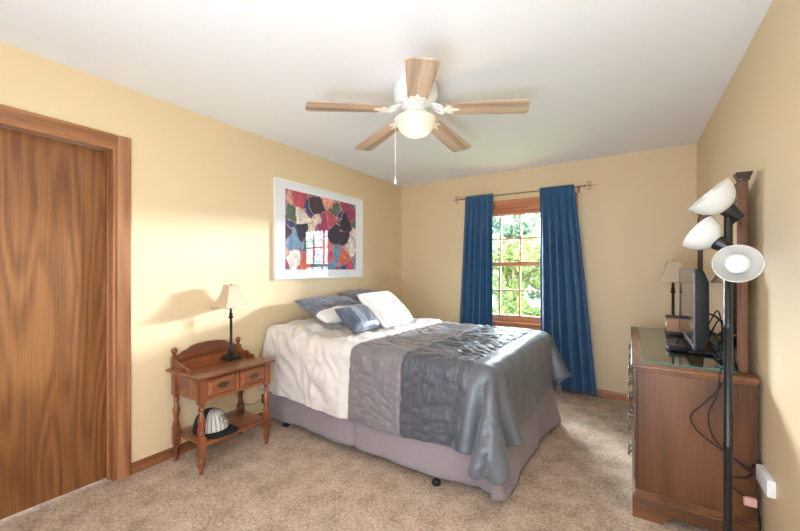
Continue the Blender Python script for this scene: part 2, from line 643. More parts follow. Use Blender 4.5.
def shrub(name, label, loc, rx, ry, h0, h1, n, mat, leaf, seed, group):
    rnd = random.Random(seed)
    root = thing(name, label, 'tree', loc, 0, group)
    cl = [(rnd.uniform(-0.75, 0.75) * rx, rnd.uniform(-0.75, 0.75) * ry, rnd.uniform(h0 + (h1 - h0) * 0.12, h1 - (h1 - h0) * 0.12), rnd.uniform(0.28, 0.5)) for _ in range(16)]
    vs, fs = [], []
    for k in range(n):
        cx, cy, cz, cr = cl[k % 16]
        d = Vector((rnd.gauss(0, 1), rnd.gauss(0, 1), rnd.gauss(0, 1))).normalized()
        q = cr * rnd.uniform(0.6, 1.0) ** 0.5
        p = Vector((cx + d.x * q * rx, cy + d.y * q * ry, cz + d.z * q * (h1 - h0) * 0.42))
        u = Vector((rnd.gauss(0, 1), rnd.gauss(0, 1), rnd.gauss(0, 1))).normalized()
        w = u.orthogonal().normalized()
        s = leaf * rnd.uniform(0.6, 1.3)
        i = len(vs)
        vs += [p - u * s, p + w * s * 0.45, p + u * s, p - w * s * 0.45]
        fs.append((i, i + 1, i + 2, i + 3))
    me = bpy.data.meshes.new('foliage')
    me.from_pydata(vs, [], fs)
    me.materials.append(mat)
    o = bpy.data.objects.new('foliage', me)
    COL.objects.link(o)
    o.parent = root
    t = MB()
    t.tube([(0, 0, 0), (0.03, 0.02, h0 + 0.2), (-0.04, 0.03, (h0 + h1) / 2), (0.02, 0, h1 * 0.8)], lambda s: 0.09 * (1 - 0.75 * s), 8, 4)
    for k in range(6):
        c = cl[k]
        z0 = min(c[2] * 0.7, h0 + 0.5 + 0.2 * k)
        t.tube([(0, 0, z0), (c[0] * 0.5, c[1] * 0.5, (z0 + c[2]) / 2 + 0.1), (c[0], c[1], c[2])], lambda s: 0.035 * (1 - 0.7 * s), 6, 3)
    t.build('trunk', M['bark'], root)
    return root


GZ = -0.35
for k, (x, y, lab) in enumerate([(-2.40, 9.0, 'light green leafy shrub filling the lower panes of the window'),
                                 (-4.05, 9.2, 'light green leafy shrub outside, behind the left curtain'),
                                 (-0.75, 9.1, 'light green leafy shrub outside, behind the right curtain')]):
    shrub('garden_shrub', lab, (x, y, GZ), 0.62, 0.60, 0.1, 2.45 + 0.1 * (k % 2), 11000, M['leaf_light'], 0.065, 11 + k, 'light green shrubs outside the window')
for k, (x, y, lab) in enumerate([(-3.35, 12.8, 'darker green tree standing behind the shrub in the upper panes of the window'),
                                 (-6.05, 13.2, 'darker green tree outside, beyond the left curtain'),
                                 (-0.65, 13.0, 'darker green tree outside, beyond the right curtain')]):
    shrub('garden_tree', lab, (x, y, GZ), 0.95, 0.95, 0.7, 4.2 + 0.25 * (k % 2), 6000, M['leaf_dark'], 0.1, 31 + k, 'dark green trees outside the window')

# ------------------------------------------------------------------ bed
BR = R(-2.1)
bed = thing('bed', 'double bed with white mattress and mauve grey skirt against the left wall', 'bed', (-2.60, 1.975, 0), BR)
BL, BW = 1.965, 1.39
mb = MB(); mb.box(0.0, BL, 0.0, BW, 0.40, 0.728, 0.055, 4)
mb.build('mattress', M['mattress'], bed)
mb = MB(); mb.box(0.0, BL - 0.06, 0.085, BW - 0.01, 0.19, 0.398, 0.02, 3)
mb.build('box_spring', M['mattress'], bed)
mb = MB()
for y in (0.11, BW - 0.07):
    mb.box(0.05, BL - 0.10, y - 0.02, y + 0.02, 0.15, 0.19, 0.003)
for x in (0.20, BL - 0.35):
    mb.box(x - 0.02, x + 0.02, 0.09, BW - 0.09, 0.15, 0.19, 0.003)
mb.build('bed_frame', M['black'], bed)
for (x, y) in ((0.21, 0.02), (1.62, 0.02), (0.21, BW - 0.05), (1.62, BW - 0.05)):
    mb = MB()
    mb.lathe([(0, 0), (0.020, 0), (0.027, 0.006), (0.027, 0.022), (0.018, 0.030), (0.013, 0.036), (0.013, 0.155), (0, 0.155)], (x, y, 0), 16)
    mb.build('castor_leg', M['rubber'], bed)


def skirt_path():
    """outline in bed space: head near -> foot near -> foot far -> head far"""
    pts = []
    n = 90
    for i in range(n):
        pts.append((0.0 + (BL) * i / n, -0.012, 'n'))
    for i in range(10):
        a = -PI / 2 + (PI / 2) * i / 10
        pts.append((BL + 0.012 * math.cos(a), -0.0 + 0.012 * math.sin(a), 'c'))
    for i in range(70):
        pts.append((BL + 0.012, BW * i / 70, 'f'))
    for i in range(10):
        a = (PI / 2) * i / 10
        pts.append((BL + 0.012 * math.cos(a), BW + 0.012 * math.sin(a), 'c'))
    for i in range(61):
        pts.append((BL * (1 - i / 60), BW + 0.012, 'b'))
    return pts


SP = skirt_path()
SN = []
for i, p in enumerate(SP):
    if p[2] == 'n': SN.append(Vector((0, -1, 0)))
    elif p[2] == 'f': SN.append(Vector((1, 0, 0)))
    elif p[2] == 'b': SN.append(Vector((0, 1, 0)))
    else:
        SN.append(Vector((p[0] - BL, p[1] - (0 if p[1] < 0.5 else BW), 0)).normalized())


def skirt_fn(u, v):
    f = u * (len(SP) - 1)
    i = min(int(round(f)), len(SP) - 1)
    x, y, side = SP[i]
    nrm = SN[i]
    z = 0.42 - v * (0.42 - 0.030)
    s = i * 0.0215
    w = 0.008 * math.sin(s * 9.0 + 1.3 * math.sin(s * 2.3)) + 0.005 * math.sin(s * 23 + 2)
    out = 0.006 + v * (0.006 + w) + (0.03 * v * v if side in 'fc' else -0.012 * v)
    if side == 'f':
        out += 0.010 * v * v * max(0, 1 - y / 0.5) + 0.05 * v * max(0, (y - 1.0) / 0.4)
    if side == 'c':
        out += 0.01 * v
    # box pleats cut at the corner and half way down the side
    for px in (BL - 0.10, 0.97):
        if side == 'n':
            d = abs(x - px)
            if d < 0.03:
                out -= 0.03 * (1 - d / 0.03) * v
    zz = z + 0.006 * math.sin(s * 5) * v + (0.028 * v * math.sin(PI * x / BL) ** 0.5 if side == 'n' else 0)
    X_, Y_ = x + nrm.x * out, y + nrm.y * out
    t_ = min(1, max(0, (X_ - 1.45) / 0.5))
    t_ = t_ * t_ * (3 - 2 * t_)
    Y_ += 0.085 * v * t_ * max(0, 1 - max(0, Y_) / 0.22)
    return (X_, Y_, zz)


mb = MB(); mb.grid(skirt_fn, len(SP), 14)
o = mb.build('bed_skirt', M['skirt'], bed, 60)
md = o.modifiers.new('thickness', 'SOLIDIFY'); md.thickness = 0.003; md.offset = 1

B1, B2, B3 = 0.95, 1.38, 1.82
# comforter: a draped quilt in wide colour bands
m, nt, b = new_mat('colour_block_comforter')
uvn = N(nt, 'ShaderNodeUVMap', uv_map='rest')
sep = N(nt, 'ShaderNodeSeparateXYZ')
nt.links.new(uvn.outputs[0], sep.inputs[0])
X = sep.outputs[0]
r = ramp(nt, X, [(0.0, lin((216, 207, 199))), (B1 / 3, lin((122, 114, 115))), (B2 / 3, lin((74, 75, 82))), (B3 / 3, lin((88, 91, 96)))], 'CONSTANT')
dv = N(nt, 'ShaderNodeMath', operation='DIVIDE'); dv.inputs[1].default_value = 3.0
nt.links.new(X, dv.inputs[0]); nt.links.new(dv.outputs[0], r.inputs[0])
nt.links.new(r.outputs[0], b.inputs['Base Color'])
rr = ramp(nt, dv.outputs[0], [(0.0, (0.75,) * 3 + (1,)), (B1 / 3, (0.5,) * 3 + (1,)), (B2 / 3, (0.45,) * 3 + (1,)), (B3 / 3, (0.38,) * 3 + (1,))], 'CONSTANT')
nt.links.new(rr.outputs[0], b.inputs['Roughness'])
b.inputs['Sheen Weight'].default_value = 0.15
# puckered quilting in the two middle bands, soft crumple elsewhere
mpq = N(nt, 'ShaderNodeMapping'); mpq.inputs['Scale'].default_value = (26, 9, 1)
nt.links.new(uvn.outputs[0], mpq.inputs[0])
nq = N(nt, 'ShaderNodeTexNoise', Scale=1.0, Detail=2.5, Roughness=0.55, Distortion=1.2)
nt.links.new(mpq.outputs[0], nq.inputs['Vector'])
mpc = N(nt, 'ShaderNodeMapping'); mpc.inputs['Scale'].default_value = (9, 7, 1)
nt.links.new(uvn.outputs[0], mpc.inputs[0])
ncr = N(nt, 'ShaderNodeTexNoise', Scale=1.0, Detail=4.0, Roughness=0.5, Distortion=1.0)
nt.links.new(mpc.outputs[0], ncr.inputs['Vector'])
msk = ramp(nt, dv.outputs[0], [(0.0, (0, 0, 0, 1)), (B1 / 3, (1, 1, 1, 1)), (B3 / 3, (0, 0, 0, 1))], 'CONSTANT')
mxx = N(nt, 'ShaderNodeMix', data_type='FLOAT')
nt.links.new(msk.outputs[0], mxx.inputs[0])
sc1 = N(nt, 'ShaderNodeMath', operation='MULTIPLY'); sc1.inputs[1].default_value = 0.55
nt.links.new(ncr.outputs[0], sc1.inputs[0])
nt.links.new(sc1.outputs[0], mxx.inputs[2])
nt.links.new(nq.outputs[0], mxx.inputs[3])
bump(nt, b, mxx.outputs[0], 0.65, 0.02)
M['comforter'] = m

# the draped quilt in millimetres of bed space, as row and column differences
QUILT_X = [
-13,34,34,35,34,34,34,35,34,34,34,34,35,34,34,35,34,35,34,35,34,35,35,34,35,35,34,35,34,35,35,34,35,34,35,34,35,34,35,34,35,34,34,35,34,35,34,34,35,34,35,34,31,25,26,33,27,22,29,33,26,-10,-26,-24,-12,7,20,8,14,21,
1,0,1,-1,0,1,0,-1,0,0,1,0,-1,1,0,-1,1,-1,1,-1,1,-1,0,0,0,-1,1,-1,1,-1,0,0,0,0,0,0,0,0,0,0,0,0,0,0,0,0,0,1,-1,0,0,0,1,1,0,0,-1,1,2,1,-7,-4,-1,3,12,13,1,6,-1,-4,
1,0,0,0,0,0,0,0,0,1,-1,0,1,-1,0,1,-1,0,0,0,0,0,-1,1,-1,1,-1,1,-1,1,-1,1,-1,1,-1,0,0,0,0,0,0,0,1,-1,0,0,0,0,0,0,0,0,1,2,-1,0,0,1,1,0,-6,-6,2,8,13,5,-3,4,-5,3,
1,0,0,0,0,0,0,0,1,-1,0,1,-1,0,1,-1,0,1,-1,0,0,0,0,0,0,-1,1,-1,1,-1,0,0,0,0,0,1,-1,1,-1,0,0,0,0,0,1,-1,0,0,0,1,-1,0,1,0,2,-1,0,0,2,-1,-7,-3,4,13,9,-4,0,-3,10,0,
1,1,-1,0,1,-1,0,1,-1,0,1,-1,0,1,-1,0,0,0,0,0,-1,0,1,-1,0,1,-1,1,-1,0,1,-1,1,-1,0,0,0,0,0,1,-1,0,0,0,0,0,1,-1,0,0,0,0,1,1,0,0,1,1,0,0,-10,-2,9,16,4,0,-3,4,3,1,
1,0,0,1,-1,0,1,-1,0,1,-1,0,1,-1,0,0,0,0,0,0,0,0,-1,1,0,-1,0,0,0,1,-1,1,-1,0,1,-1,1,-1,0,0,0,1,-1,0,0,0,0,0,1,-1,0,1,-1,1,1,1,-1,2,0,-5,-8,4,17,9,-5,-2,4,1,-3,-7,
2,-1,0,0,0,0,0,0,1,-1,0,0,0,0,0,0,0,0,-1,0,0,0,1,-1,0,0,1,-1,1,-1,0,0,0,1,-1,0,0,0,1,-1,1,-1,0,1,-1,1,-1,0,0,0,1,-1,0,1,1,0,1,2,-1,-7,-5,11,17,-2,-4,2,-2,-5,-9,-9,
1,0,1,-1,0,1,-1,0,0,0,0,1,-1,0,0,0,0,-1,0,0,0,1,-1,0,0,1,-1,0,0,0,1,-1,1,-1,0,1,-1,1,-1,0,0,0,1,-1,0,0,0,1,-1,0,0,0,0,1,1,0,1,1,-1,-10,5,20,-2,-6,4,-5,-7,-8,-7,-5,
1,0,0,0,0,0,0,1,-1,0,1,-1,0,0,0,0,0,-2,1,0,1,-1,0,0,0,0,0,1,-1,1,-1,0,0,0,1,-1,0,0,0,1,-1,0,0,0,1,-1,0,0,0,1,-1,0,1,1,0,0,1,1,-2,-10,14,13,1,-8,-4,-10,-8,-8,-3,-2,
1,1,-1,0,1,-1,0,0,0,0,0,0,0,0,0,0,-2,1,1,-1,-1,1,0,0,1,-1,1,-1,0,0,0,1,-1,0,0,0,1,-1,1,-1,0,1,-1,1,-1,0,1,-1,1,-1,0,1,-1,1,1,0,1,1,-3,-2,18,-6,-10,3,-15,-9,-4,0,0,2,
1,0,0,0,0,0,0,0,0,0,0,0,0,0,0,-1,-1,2,-2,1,0,0,0,1,-1,0,0,0,1,-1,0,0,0,1,-1,1,-1,0,0,0,1,-1,0,0,0,1,-1,1,-1,0,1,-1,0,1,1,0,2,1,-7,13,-1,-9,-6,-12,-5,0,2,2,3,1,
1,0,0,0,0,0,0,0,0,0,0,0,0,0,0,-3,2,-1,1,0,1,-1,0,0,0,1,-1,0,0,0,1,-1,0,0,0,0,0,1,-1,0,0,0,1,-1,1,-1,0,0,0,1,-1,0,1,-1,2,1,2,-1,1,4,-15,-7,-5,-1,5,7,6,-1,1,4,
2,-1,0,1,-1,0,1,-1,0,0,0,0,0,0,-5,3,1,0,0,1,-1,0,1,-1,0,0,0,1,-1,0,0,0,1,-1,0,0,0,0,0,1,-1,0,0,0,0,0,1,-1,1,-1,1,0,-1,1,0,0,1,1,-1,-9,-5,-1,3,5,4,3,1,9,6,5,
1,0,0,0,0,1,-1,0,1,0,0,0,0,-4,1,1,0,0,1,-1,0,1,-1,0,1,-1,0,0,0,0,0,0,0,0,0,0,0,0,0,0,0,1,-1,1,-1,1,-1,1,-1,1,-1,1,0,0,0,1,1,0,-4,-2,5,7,6,5,4,2,3,1,2,0,
0,1,0,0,0,-1,1,0,0,1,0,0,-1,-6,4,1,0,0,0,0,0,0,0,0,0,0,0,0,0,1,-1,0,0,0,1,-1,1,-1,0,0,0,0,0,0,0,0,0,0,0,0,0,0,1,-1,1,0,1,0,4,6,8,4,1,2,1,1,0,0,-1,0,
1,-1,1,-1,1,0,0,0,0,-1,0,1,-7,6,0,0,0,0,0,0,0,0,0,0,0,0,1,-1,0,0,0,1,-1,0,0,0,0,0,1,-1,0,0,0,0,0,0,0,0,1,-1,1,-1,0,1,-1,0,-2,-1,2,2,0,0,0,-1,0,-1,0,0,-1,0,
2,-1,-1,1,-1,1,-1,1,-1,1,-1,-1,0,2,-1,-1,1,0,0,0,0,0,0,0,0,0,0,0,1,-1,0,0,0,1,-1,0,0,0,0,0,1,-1,1,-1,1,-1,1,-1,0,0,0,0,0,0,0,0,0,-1,0,-6,-8,-3,-2,0,-3,0,-1,-1,0,-1,
1,-1,1,-1,0,0,0,0,0,0,0,-1,2,-2,1,0,0,0,-1,1,0,0,0,0,0,0,0,0,0,0,0,0,0,0,0,1,-1,0,0,0,0,0,0,0,0,0,0,0,0,0,0,0,0,-1,1,0,-1,1,0,0,-4,-7,-4,-5,-2,-2,-1,-2,0,-1,
0,0,0,0,1,-1,0,0,0,0,0,0,0,0,0,0,0,0,0,0,0,0,0,0,0,0,0,0,0,0,0,0,0,0,0,0,0,0,0,0,0,0,0,0,0,0,0,0,0,0,0,0,0,0,0,-1,1,-1,0,1,0,0,-3,-2,-2,-3,-3,-2,-3,-2,
0,1,-1,0,0,0,0,0,0,0,0,0,0,0,0,0,0,0,0,0,0,0,0,1,-1,0,0,0,0,0,1,-1,0,0,0,0,0,1,-1,0,0,0,0,0,0,0,0,0,0,0,0,0,0,0,0,0,0,0,0,1,0,0,0,0,-2,1,0,-3,-3,-2,
0,0,0,0,0,0,1,-1,0,0,0,0,0,0,0,0,0,0,0,0,0,0,0,0,0,0,0,0,0,0,0,0,0,0,0,0,0,0,0,1,-1,0,0,0,0,0,0,0,0,0,0,0,0,0,0,0,0,0,0,0,0,1,0,-1,1,-1,1,0,-2,-2,
1,-1,0,0,0,0,0,0,0,0,0,0,-1,1,0,0,0,0,0,0,0,0,0,-1,1,0,0,0,0,0,0,0,0,0,0,0,0,0,0,0,0,1,-1,0,0,0,0,0,0,0,0,0,0,0,0,0,0,0,0,0,1,-1,1,0,1,0,-2,0,0,-1,
0,0,0,0,0,0,0,0,0,0,0,0,0,0,0,0,0,0,0,0,0,0,0,0,0,0,0,0,0,0,0,0,0,0,0,0,0,0,0,0,0,0,0,1,-1,0,0,0,0,0,0,0,0,0,0,0,0,0,0,0,0,1,0,0,-1,0,0,0,0,-1,
-1,1,0,0,0,0,0,0,0,0,0,0,1,-1,0,0,-1,1,0,0,0,0,0,0,0,0,0,0,0,0,0,0,0,0,0,0,0,0,0,0,0,0,0,0,0,0,0,0,0,0,0,0,0,0,-1,1,0,0,0,0,0,-1,1,1,0,-1,0,1,-1,0,
1,-1,0,0,0,0,0,0,0,0,0,0,0,0,0,0,0,0,0,0,0,0,0,0,0,0,0,0,0,0,0,0,0,0,0,0,0,0,0,0,0,0,0,-1,1,0,0,0,0,0,0,0,0,0,0,0,0,0,0,0,0,1,-1,0,0,0,0,-1,0,1,
-1,1,0,0,0,0,-1,1,0,0,0,0,0,0,0,0,0,0,0,0,0,0,0,0,0,0,0,0,0,0,0,0,1,-1,0,0,0,0,0,0,0,0,0,0,0,0,0,0,0,0,0,0,0,0,0,0,-1,1,0,0,0,0,0,0,-1,1,0,0,0,0,
0,0,0,0,0,0,1,-1,0,0,0,0,-1,1,0,0,0,0,0,0,0,0,0,0,0,0,0,0,0,0,0,0,-1,1,0,0,0,0,0,0,0,0,0,1,-1,0,0,0,0,0,0,0,0,0,0,0,0,0,0,0,0,0,0,0,1,-1,0,0,0,0,
0,0,0,0,0,0,-1,1,0,0,0,0,0,0,-1,1,0,0,0,0,0,0,0,0,0,0,0,0,0,0,0,0,0,0,0,0,0,0,0,0,0,0,0,-1,1,0,0,0,0,0,0,0,-1,1,0,0,0,0,0,0,0,0,0,-1,1,2,-2,-1,1,-1,
0,0,0,0,0,0,0,0,0,0,0,0,0,0,0,0,0,0,0,0,0,-1,1,0,0,0,0,0,0,0,0,0,1,-1,0,0,0,0,0,0,0,0,0,0,0,0,0,0,0,0,0,0,0,0,0,0,0,0,0,0,0,0,0,1,-1,-2,2,1,-1,0,
1,-2,1,0,0,0,0,0,0,0,0,0,0,0,0,0,0,0,0,0,0,0,0,0,0,0,0,0,0,0,0,0,0,0,0,0,0,0,0,0,0,0,0,0,0,0,0,0,0,0,0,0,0,0,0,0,0,0,0,0,0,-1,1,-1,1,1,-1,0,0,-1,
-1,1,0,0,-1,1,0,0,0,-1,1,0,0,0,0,0,0,0,0,0,0,0,0,0,0,0,0,0,0,0,0,0,0,0,0,0,0,0,0,0,0,0,0,0,0,0,0,0,0,0,0,0,0,0,0,0,0,0,0,0,0,1,-1,0,0,-1,1,0,0,2,
0,0,0,0,0,0,0,0,0,0,0,-1,1,0,0,0,0,0,0,0,0,0,0,0,0,0,0,0,0,0,0,0,0,0,0,0,0,0,0,0,0,0,0,0,0,0,0,0,0,0,0,0,0,0,0,0,0,0,0,0,0,0,0,0,0,0,0,0,0,-1,
-1,2,-1,0,0,0,0,0,0,0,0,0,0,-1,1,0,0,0,0,0,0,0,0,0,0,0,0,0,0,0,0,0,-1,1,0,0,0,0,0,0,0,0,0,0,0,0,0,0,0,0,0,0,0,0,0,0,0,0,-1,1,0,0,0,1,-2,1,0,0,1,1,
0,0,0,0,0,0,0,0,0,0,0,0,-1,1,0,0,0,0,0,0,0,0,0,0,0,0,0,0,0,0,0,0,0,0,0,0,0,0,0,0,0,0,0,0,0,0,0,0,0,0,0,0,0,0,0,0,0,0,1,-1,0,0,0,-1,2,-1,0,0,0,1,
0,-1,1,0,0,0,0,-1,1,0,0,0,0,1,-1,0,0,0,0,-1,1,0,0,0,0,0,0,0,0,0,0,0,0,0,0,0,0,0,0,0,0,0,0,0,0,0,0,0,0,0,-1,1,0,0,0,0,0,0,0,0,0,0,0,0,-1,1,0,0,0,-2,
0,0,-1,1,0,-1,1,0,0,0,0,0,1,-1,0,0,0,0,0,0,0,0,0,0,0,0,0,0,0,0,0,0,0,0,0,0,0,0,0,0,0,0,0,0,0,0,0,0,0,0,1,-1,0,0,0,0,0,0,0,-1,1,0,0,1,-1,0,0,0,0,0,
1,-1,0,0,0,0,0,0,0,0,-1,1,1,-1,0,0,0,0,0,1,-1,0,0,0,0,0,0,0,0,0,-1,1,0,0,0,0,0,0,0,0,0,-1,1,0,0,0,0,0,0,0,-1,1,0,0,0,0,0,0,-1,1,0,0,-1,0,1,-1,0,1,1,0,
0,0,0,0,0,0,0,0,0,0,0,0,-1,1,0,0,0,0,0,-1,1,0,0,0,0,0,0,0,0,0,0,0,0,0,0,0,0,0,0,0,0,0,0,0,0,0,0,0,0,0,1,-1,0,0,0,0,0,0,1,-1,0,-1,1,0,0,0,0,-1,-1,1,
0,0,0,0,0,0,0,0,-1,1,0,0,0,0,0,0,0,0,0,0,0,0,0,0,0,0,0,0,0,0,0,0,0,0,0,0,0,0,0,0,0,0,0,0,0,0,0,0,0,0,0,0,0,0,0,0,0,0,0,0,-1,1,0,0,-1,1,0,0,0,-2,
-1,1,0,-1,1,0,0,0,0,0,0,0,1,-1,0,0,0,0,0,0,0,0,0,0,0,0,0,0,-1,1,0,0,0,0,0,0,0,0,0,0,0,0,0,0,0,0,0,0,0,0,0,0,0,0,0,0,0,0,0,0,0,0,0,0,0,0,-1,2,-1,1,
1,-1,0,0,0,0,0,0,0,0,0,0,-1,1,0,0,0,0,0,0,0,0,0,0,0,0,0,0,0,0,0,0,0,0,0,0,0,0,0,-1,1,0,0,0,0,0,0,0,0,0,0,0,0,0,0,0,0,0,0,0,0,0,0,0,0,0,0,-1,1,0,
-1,1,0,0,0,0,-1,1,0,0,0,0,0,0,0,0,0,0,0,0,0,0,0,0,0,0,0,0,0,0,0,0,0,0,0,0,0,0,0,0,0,0,0,0,0,0,0,0,0,0,0,0,0,0,0,0,0,0,0,0,0,1,-1,0,1,-2,1,0,0,2,
1,-1,0,0,0,0,0,0,0,-1,1,0,0,0,0,0,0,0,0,0,0,0,0,0,0,0,0,0,0,0,0,0,0,0,0,0,0,-1,1,0,0,0,0,0,0,0,0,0,0,0,0,0,0,0,0,0,0,0,0,0,1,-2,1,-1,1,1,-1,0,1,0,
-1,0,1,0,-1,1,0,0,0,0,0,-1,1,0,0,0,0,0,0,0,0,0,0,0,0,0,0,0,0,0,0,0,0,0,0,0,0,0,0,0,0,0,0,0,0,0,0,0,0,0,0,0,0,0,0,0,0,0,0,0,-1,1,0,1,-2,-1,1,1,0,0,
1,-1,0,0,0,0,0,-1,1,0,0,0,0,0,0,0,0,0,0,0,0,0,0,0,0,0,0,0,0,0,0,0,0,0,0,0,0,0,0,0,0,0,0,0,0,0,0,0,0,0,0,0,0,0,0,0,1,-1,0,0,1,0,-1,-1,1,1,-1,0,0,-1,
-1,1,-1,1,0,0,0,0,0,0,0,0,0,0,0,0,0,0,0,0,0,0,0,0,0,0,-1,1,0,0,0,0,0,0,0,-1,1,0,0,0,0,0,0,0,0,0,0,0,0,0,0,0,1,-1,0,0,0,0,0,0,-1,0,2,0,-1,0,0,-1,2,-1,
0,0,0,0,0,-1,1,0,0,0,-1,1,0,0,0,0,0,0,0,0,0,0,0,0,0,0,0,0,0,0,0,0,0,0,0,0,0,0,0,0,0,0,0,0,0,0,0,0,0,0,0,0,0,0,1,-1,0,0,0,0,1,-1,-1,-1,0,1,0,1,-1,1,
0,0,0,-1,1,0,0,0,-1,1,0,0,0,0,1,-1,0,0,0,0,0,0,0,0,0,0,0,0,0,0,0,0,0,-1,1,0,0,0,0,0,0,0,0,0,0,0,0,0,0,0,0,0,0,0,0,0,0,0,0,0,-1,0,-1,1,0,-1,1,1,-1,1,
-1,0,1,0,-1,1,-1,1,0,-1,1,0,1,-1,0,0,0,0,0,1,-1,0,0,0,0,0,0,0,0,0,0,0,0,0,0,0,0,0,0,0,-1,1,-1,1,-1,1,-1,1,-1,1,-1,1,0,0,0,0,0,0,0,0,0,-1,-1,0,0,0,1,0,2,1,
-1,1,-1,1,0,-1,1,-1,1,0,0,1,-1,0,0,0,1,-1,0,0,0,0,0,0,0,0,0,0,0,0,0,-1,1,0,0,0,-1,1,-1,1,0,0,0,0,0,0,0,0,0,0,0,0,0,0,0,0,1,0,0,-1,-1,0,1,1,3,2,1,1,3,4,
-2,1,1,-1,0,1,-1,1,-1,1,0,0,2,0,-2,0,0,0,0,0,0,0,0,0,0,0,0,0,0,-1,1,0,0,0,0,0,0,0,0,0,0,0,0,0,0,-1,1,-1,1,0,0,0,-1,1,0,1,-1,1,0,-1,4,5,7,4,3,2,2,1,1,1,
-1,0,0,0,1,-1,0,0,0,-1,0,1,2,1,-1,0,-1,0,1,-1,0,0,0,0,-1,1,0,0,0,0,0,0,0,0,-1,1,0,0,0,-1,1,-1,1,-1,1,0,0,0,0,-1,1,-1,1,0,-1,0,1,2,2,11,9,5,2,2,0,1,-1,1,0,0,
-1,0,0,0,0,0,0,0,0,0,0,-1,0,2,1,-1,1,0,-1,0,0,0,0,0,0,0,0,-1,1,0,0,0,-1,1,0,0,0,-1,1,0,0,0,0,0,-1,1,-1,1,-1,1,-1,0,0,-1,0,0,-2,-1,-8,-4,6,9,7,7,6,5,4,2,2,0,
-1,0,0,0,-1,1,0,0,0,0,-1,1,1,-1,1,0,-1,0,1,0,0,0,0,0,0,0,0,0,0,0,-1,1,0,0,0,-1,1,0,0,0,-1,1,-1,1,0,0,0,-1,1,-1,0,1,-1,0,-1,-2,-2,0,4,-11,-11,-2,2,3,5,6,7,7,7,7,
-1,0,0,0,0,0,0,-1,1,0,0,-1,1,1,0,0,0,0,-1,0,1,0,-1,1,0,-1,1,0,-1,1,0,0,0,-1,1,0,0,0,-1,1,0,0,0,-1,1,-1,1,0,-1,1,0,-1,1,0,-2,-1,-4,-1,4,12,-9,-15,-8,-2,-1,0,1,2,2,4,
-1,0,0,0,0,0,0,0,0,0,0,1,-1,1,0,0,-1,0,0,1,-1,0,1,-1,1,0,-1,1,0,0,0,-1,1,0,0,0,-1,1,0,0,0,-1,1,0,0,0,-1,1,0,0,0,0,0,0,-3,-1,-3,-1,-2,7,11,-4,-10,-12,-6,-2,0,0,0,0,
-1,0,0,0,0,0,0,0,0,0,0,0,0,0,0,1,1,-1,0,-1,0,1,-1,1,-1,1,0,-1,1,-1,1,0,-1,1,-1,1,0,0,0,-1,1,0,0,0,-1,1,0,-1,1,-1,1,0,-1,-1,-1,0,-3,-2,2,-7,11,10,-1,-5,-7,-9,-9,-2,0,0,
-1,0,-1,1,0,-1,1,0,-1,1,0,-1,1,0,1,-1,0,1,0,0,0,-1,1,-1,1,-1,1,0,-1,1,-1,1,0,0,0,-1,1,-1,1,0,-1,1,-1,1,0,-1,1,0,0,0,-1,1,0,-2,-2,1,-2,-4,4,-2,-5,15,4,0,-4,-3,-8,-11,-5,-2,
-1,0,0,0,0,0,0,0,0,0,0,0,-1,1,0,1,-1,0,1,0,0,0,-1,1,-1,1,-1,1,0,-1,1,-1,1,-1,1,0,-1,1,-1,1,0,0,0,-1,1,0,0,0,-1,1,0,0,-1,-2,0,-1,0,-4,2,4,-9,-3,15,6,-1,-6,0,-3,-8,-7,
-1,0,0,-1,1,0,0,0,0,-1,1,0,0,-1,1,0,1,0,-1,0,1,0,0,-1,1,-1,1,-1,1,0,0,0,-1,1,-1,1,0,0,0,0,0,-1,1,0,0,0,-1,1,0,0,0,-1,0,-2,0,0,-2,-3,1,4,-3,-9,4,12,5,1,-4,-1,-4,-5,
-2,1,0,0,0,0,-1,1,0,0,-1,1,0,0,-1,1,0,0,0,1,-1,0,1,0,-1,1,-1,1,-1,1,-1,1,0,0,0,0,0,-1,1,-1,1,0,0,0,-1,1,0,0,0,0,0,0,-1,-2,-1,1,-2,-3,0,5,2,-8,-7,5,10,5,2,-3,0,-3,
-1,0,0,0,0,0,0,0,-1,1,0,-1,0,1,0,-1,1,0,1,-1,0,1,-1,0,1,-1,1,-1,1,-1,1,-1,1,-1,1,-1,1,0,0,0,0,0,-1,1,0,0,0,0,0,-1,1,0,-2,-2,1,0,0,-3,-3,3,4,-4,-8,-2,8,8,4,1,-3,-2,
-1,-1,1,0,0,0,0,-1,1,0,-1,0,1,-1,1,0,-1,1,-1,1,0,0,0,1,-1,1,-1,1,-1,1,0,0,0,0,0,0,0,0,0,0,0,0,0,0,0,0,0,0,0,0,0,-1,-1,-1,0,0,-1,-1,-3,0,4,2,-6,-8,0,9,7,4,1,-2,
-1,0,0,0,-1,1,0,0,0,-1,1,0,-1,0,0,0,1,-1,1,-1,1,0,0,0,1,-1,1,0,0,0,-1,1,-1,1,-1,1,-1,1,-1,1,-1,1,0,0,0,0,0,-1,1,0,-1,0,-1,0,-1,0,0,-1,-4,-1,4,1,-2,-8,-3,3,8,7,2,-1,
]
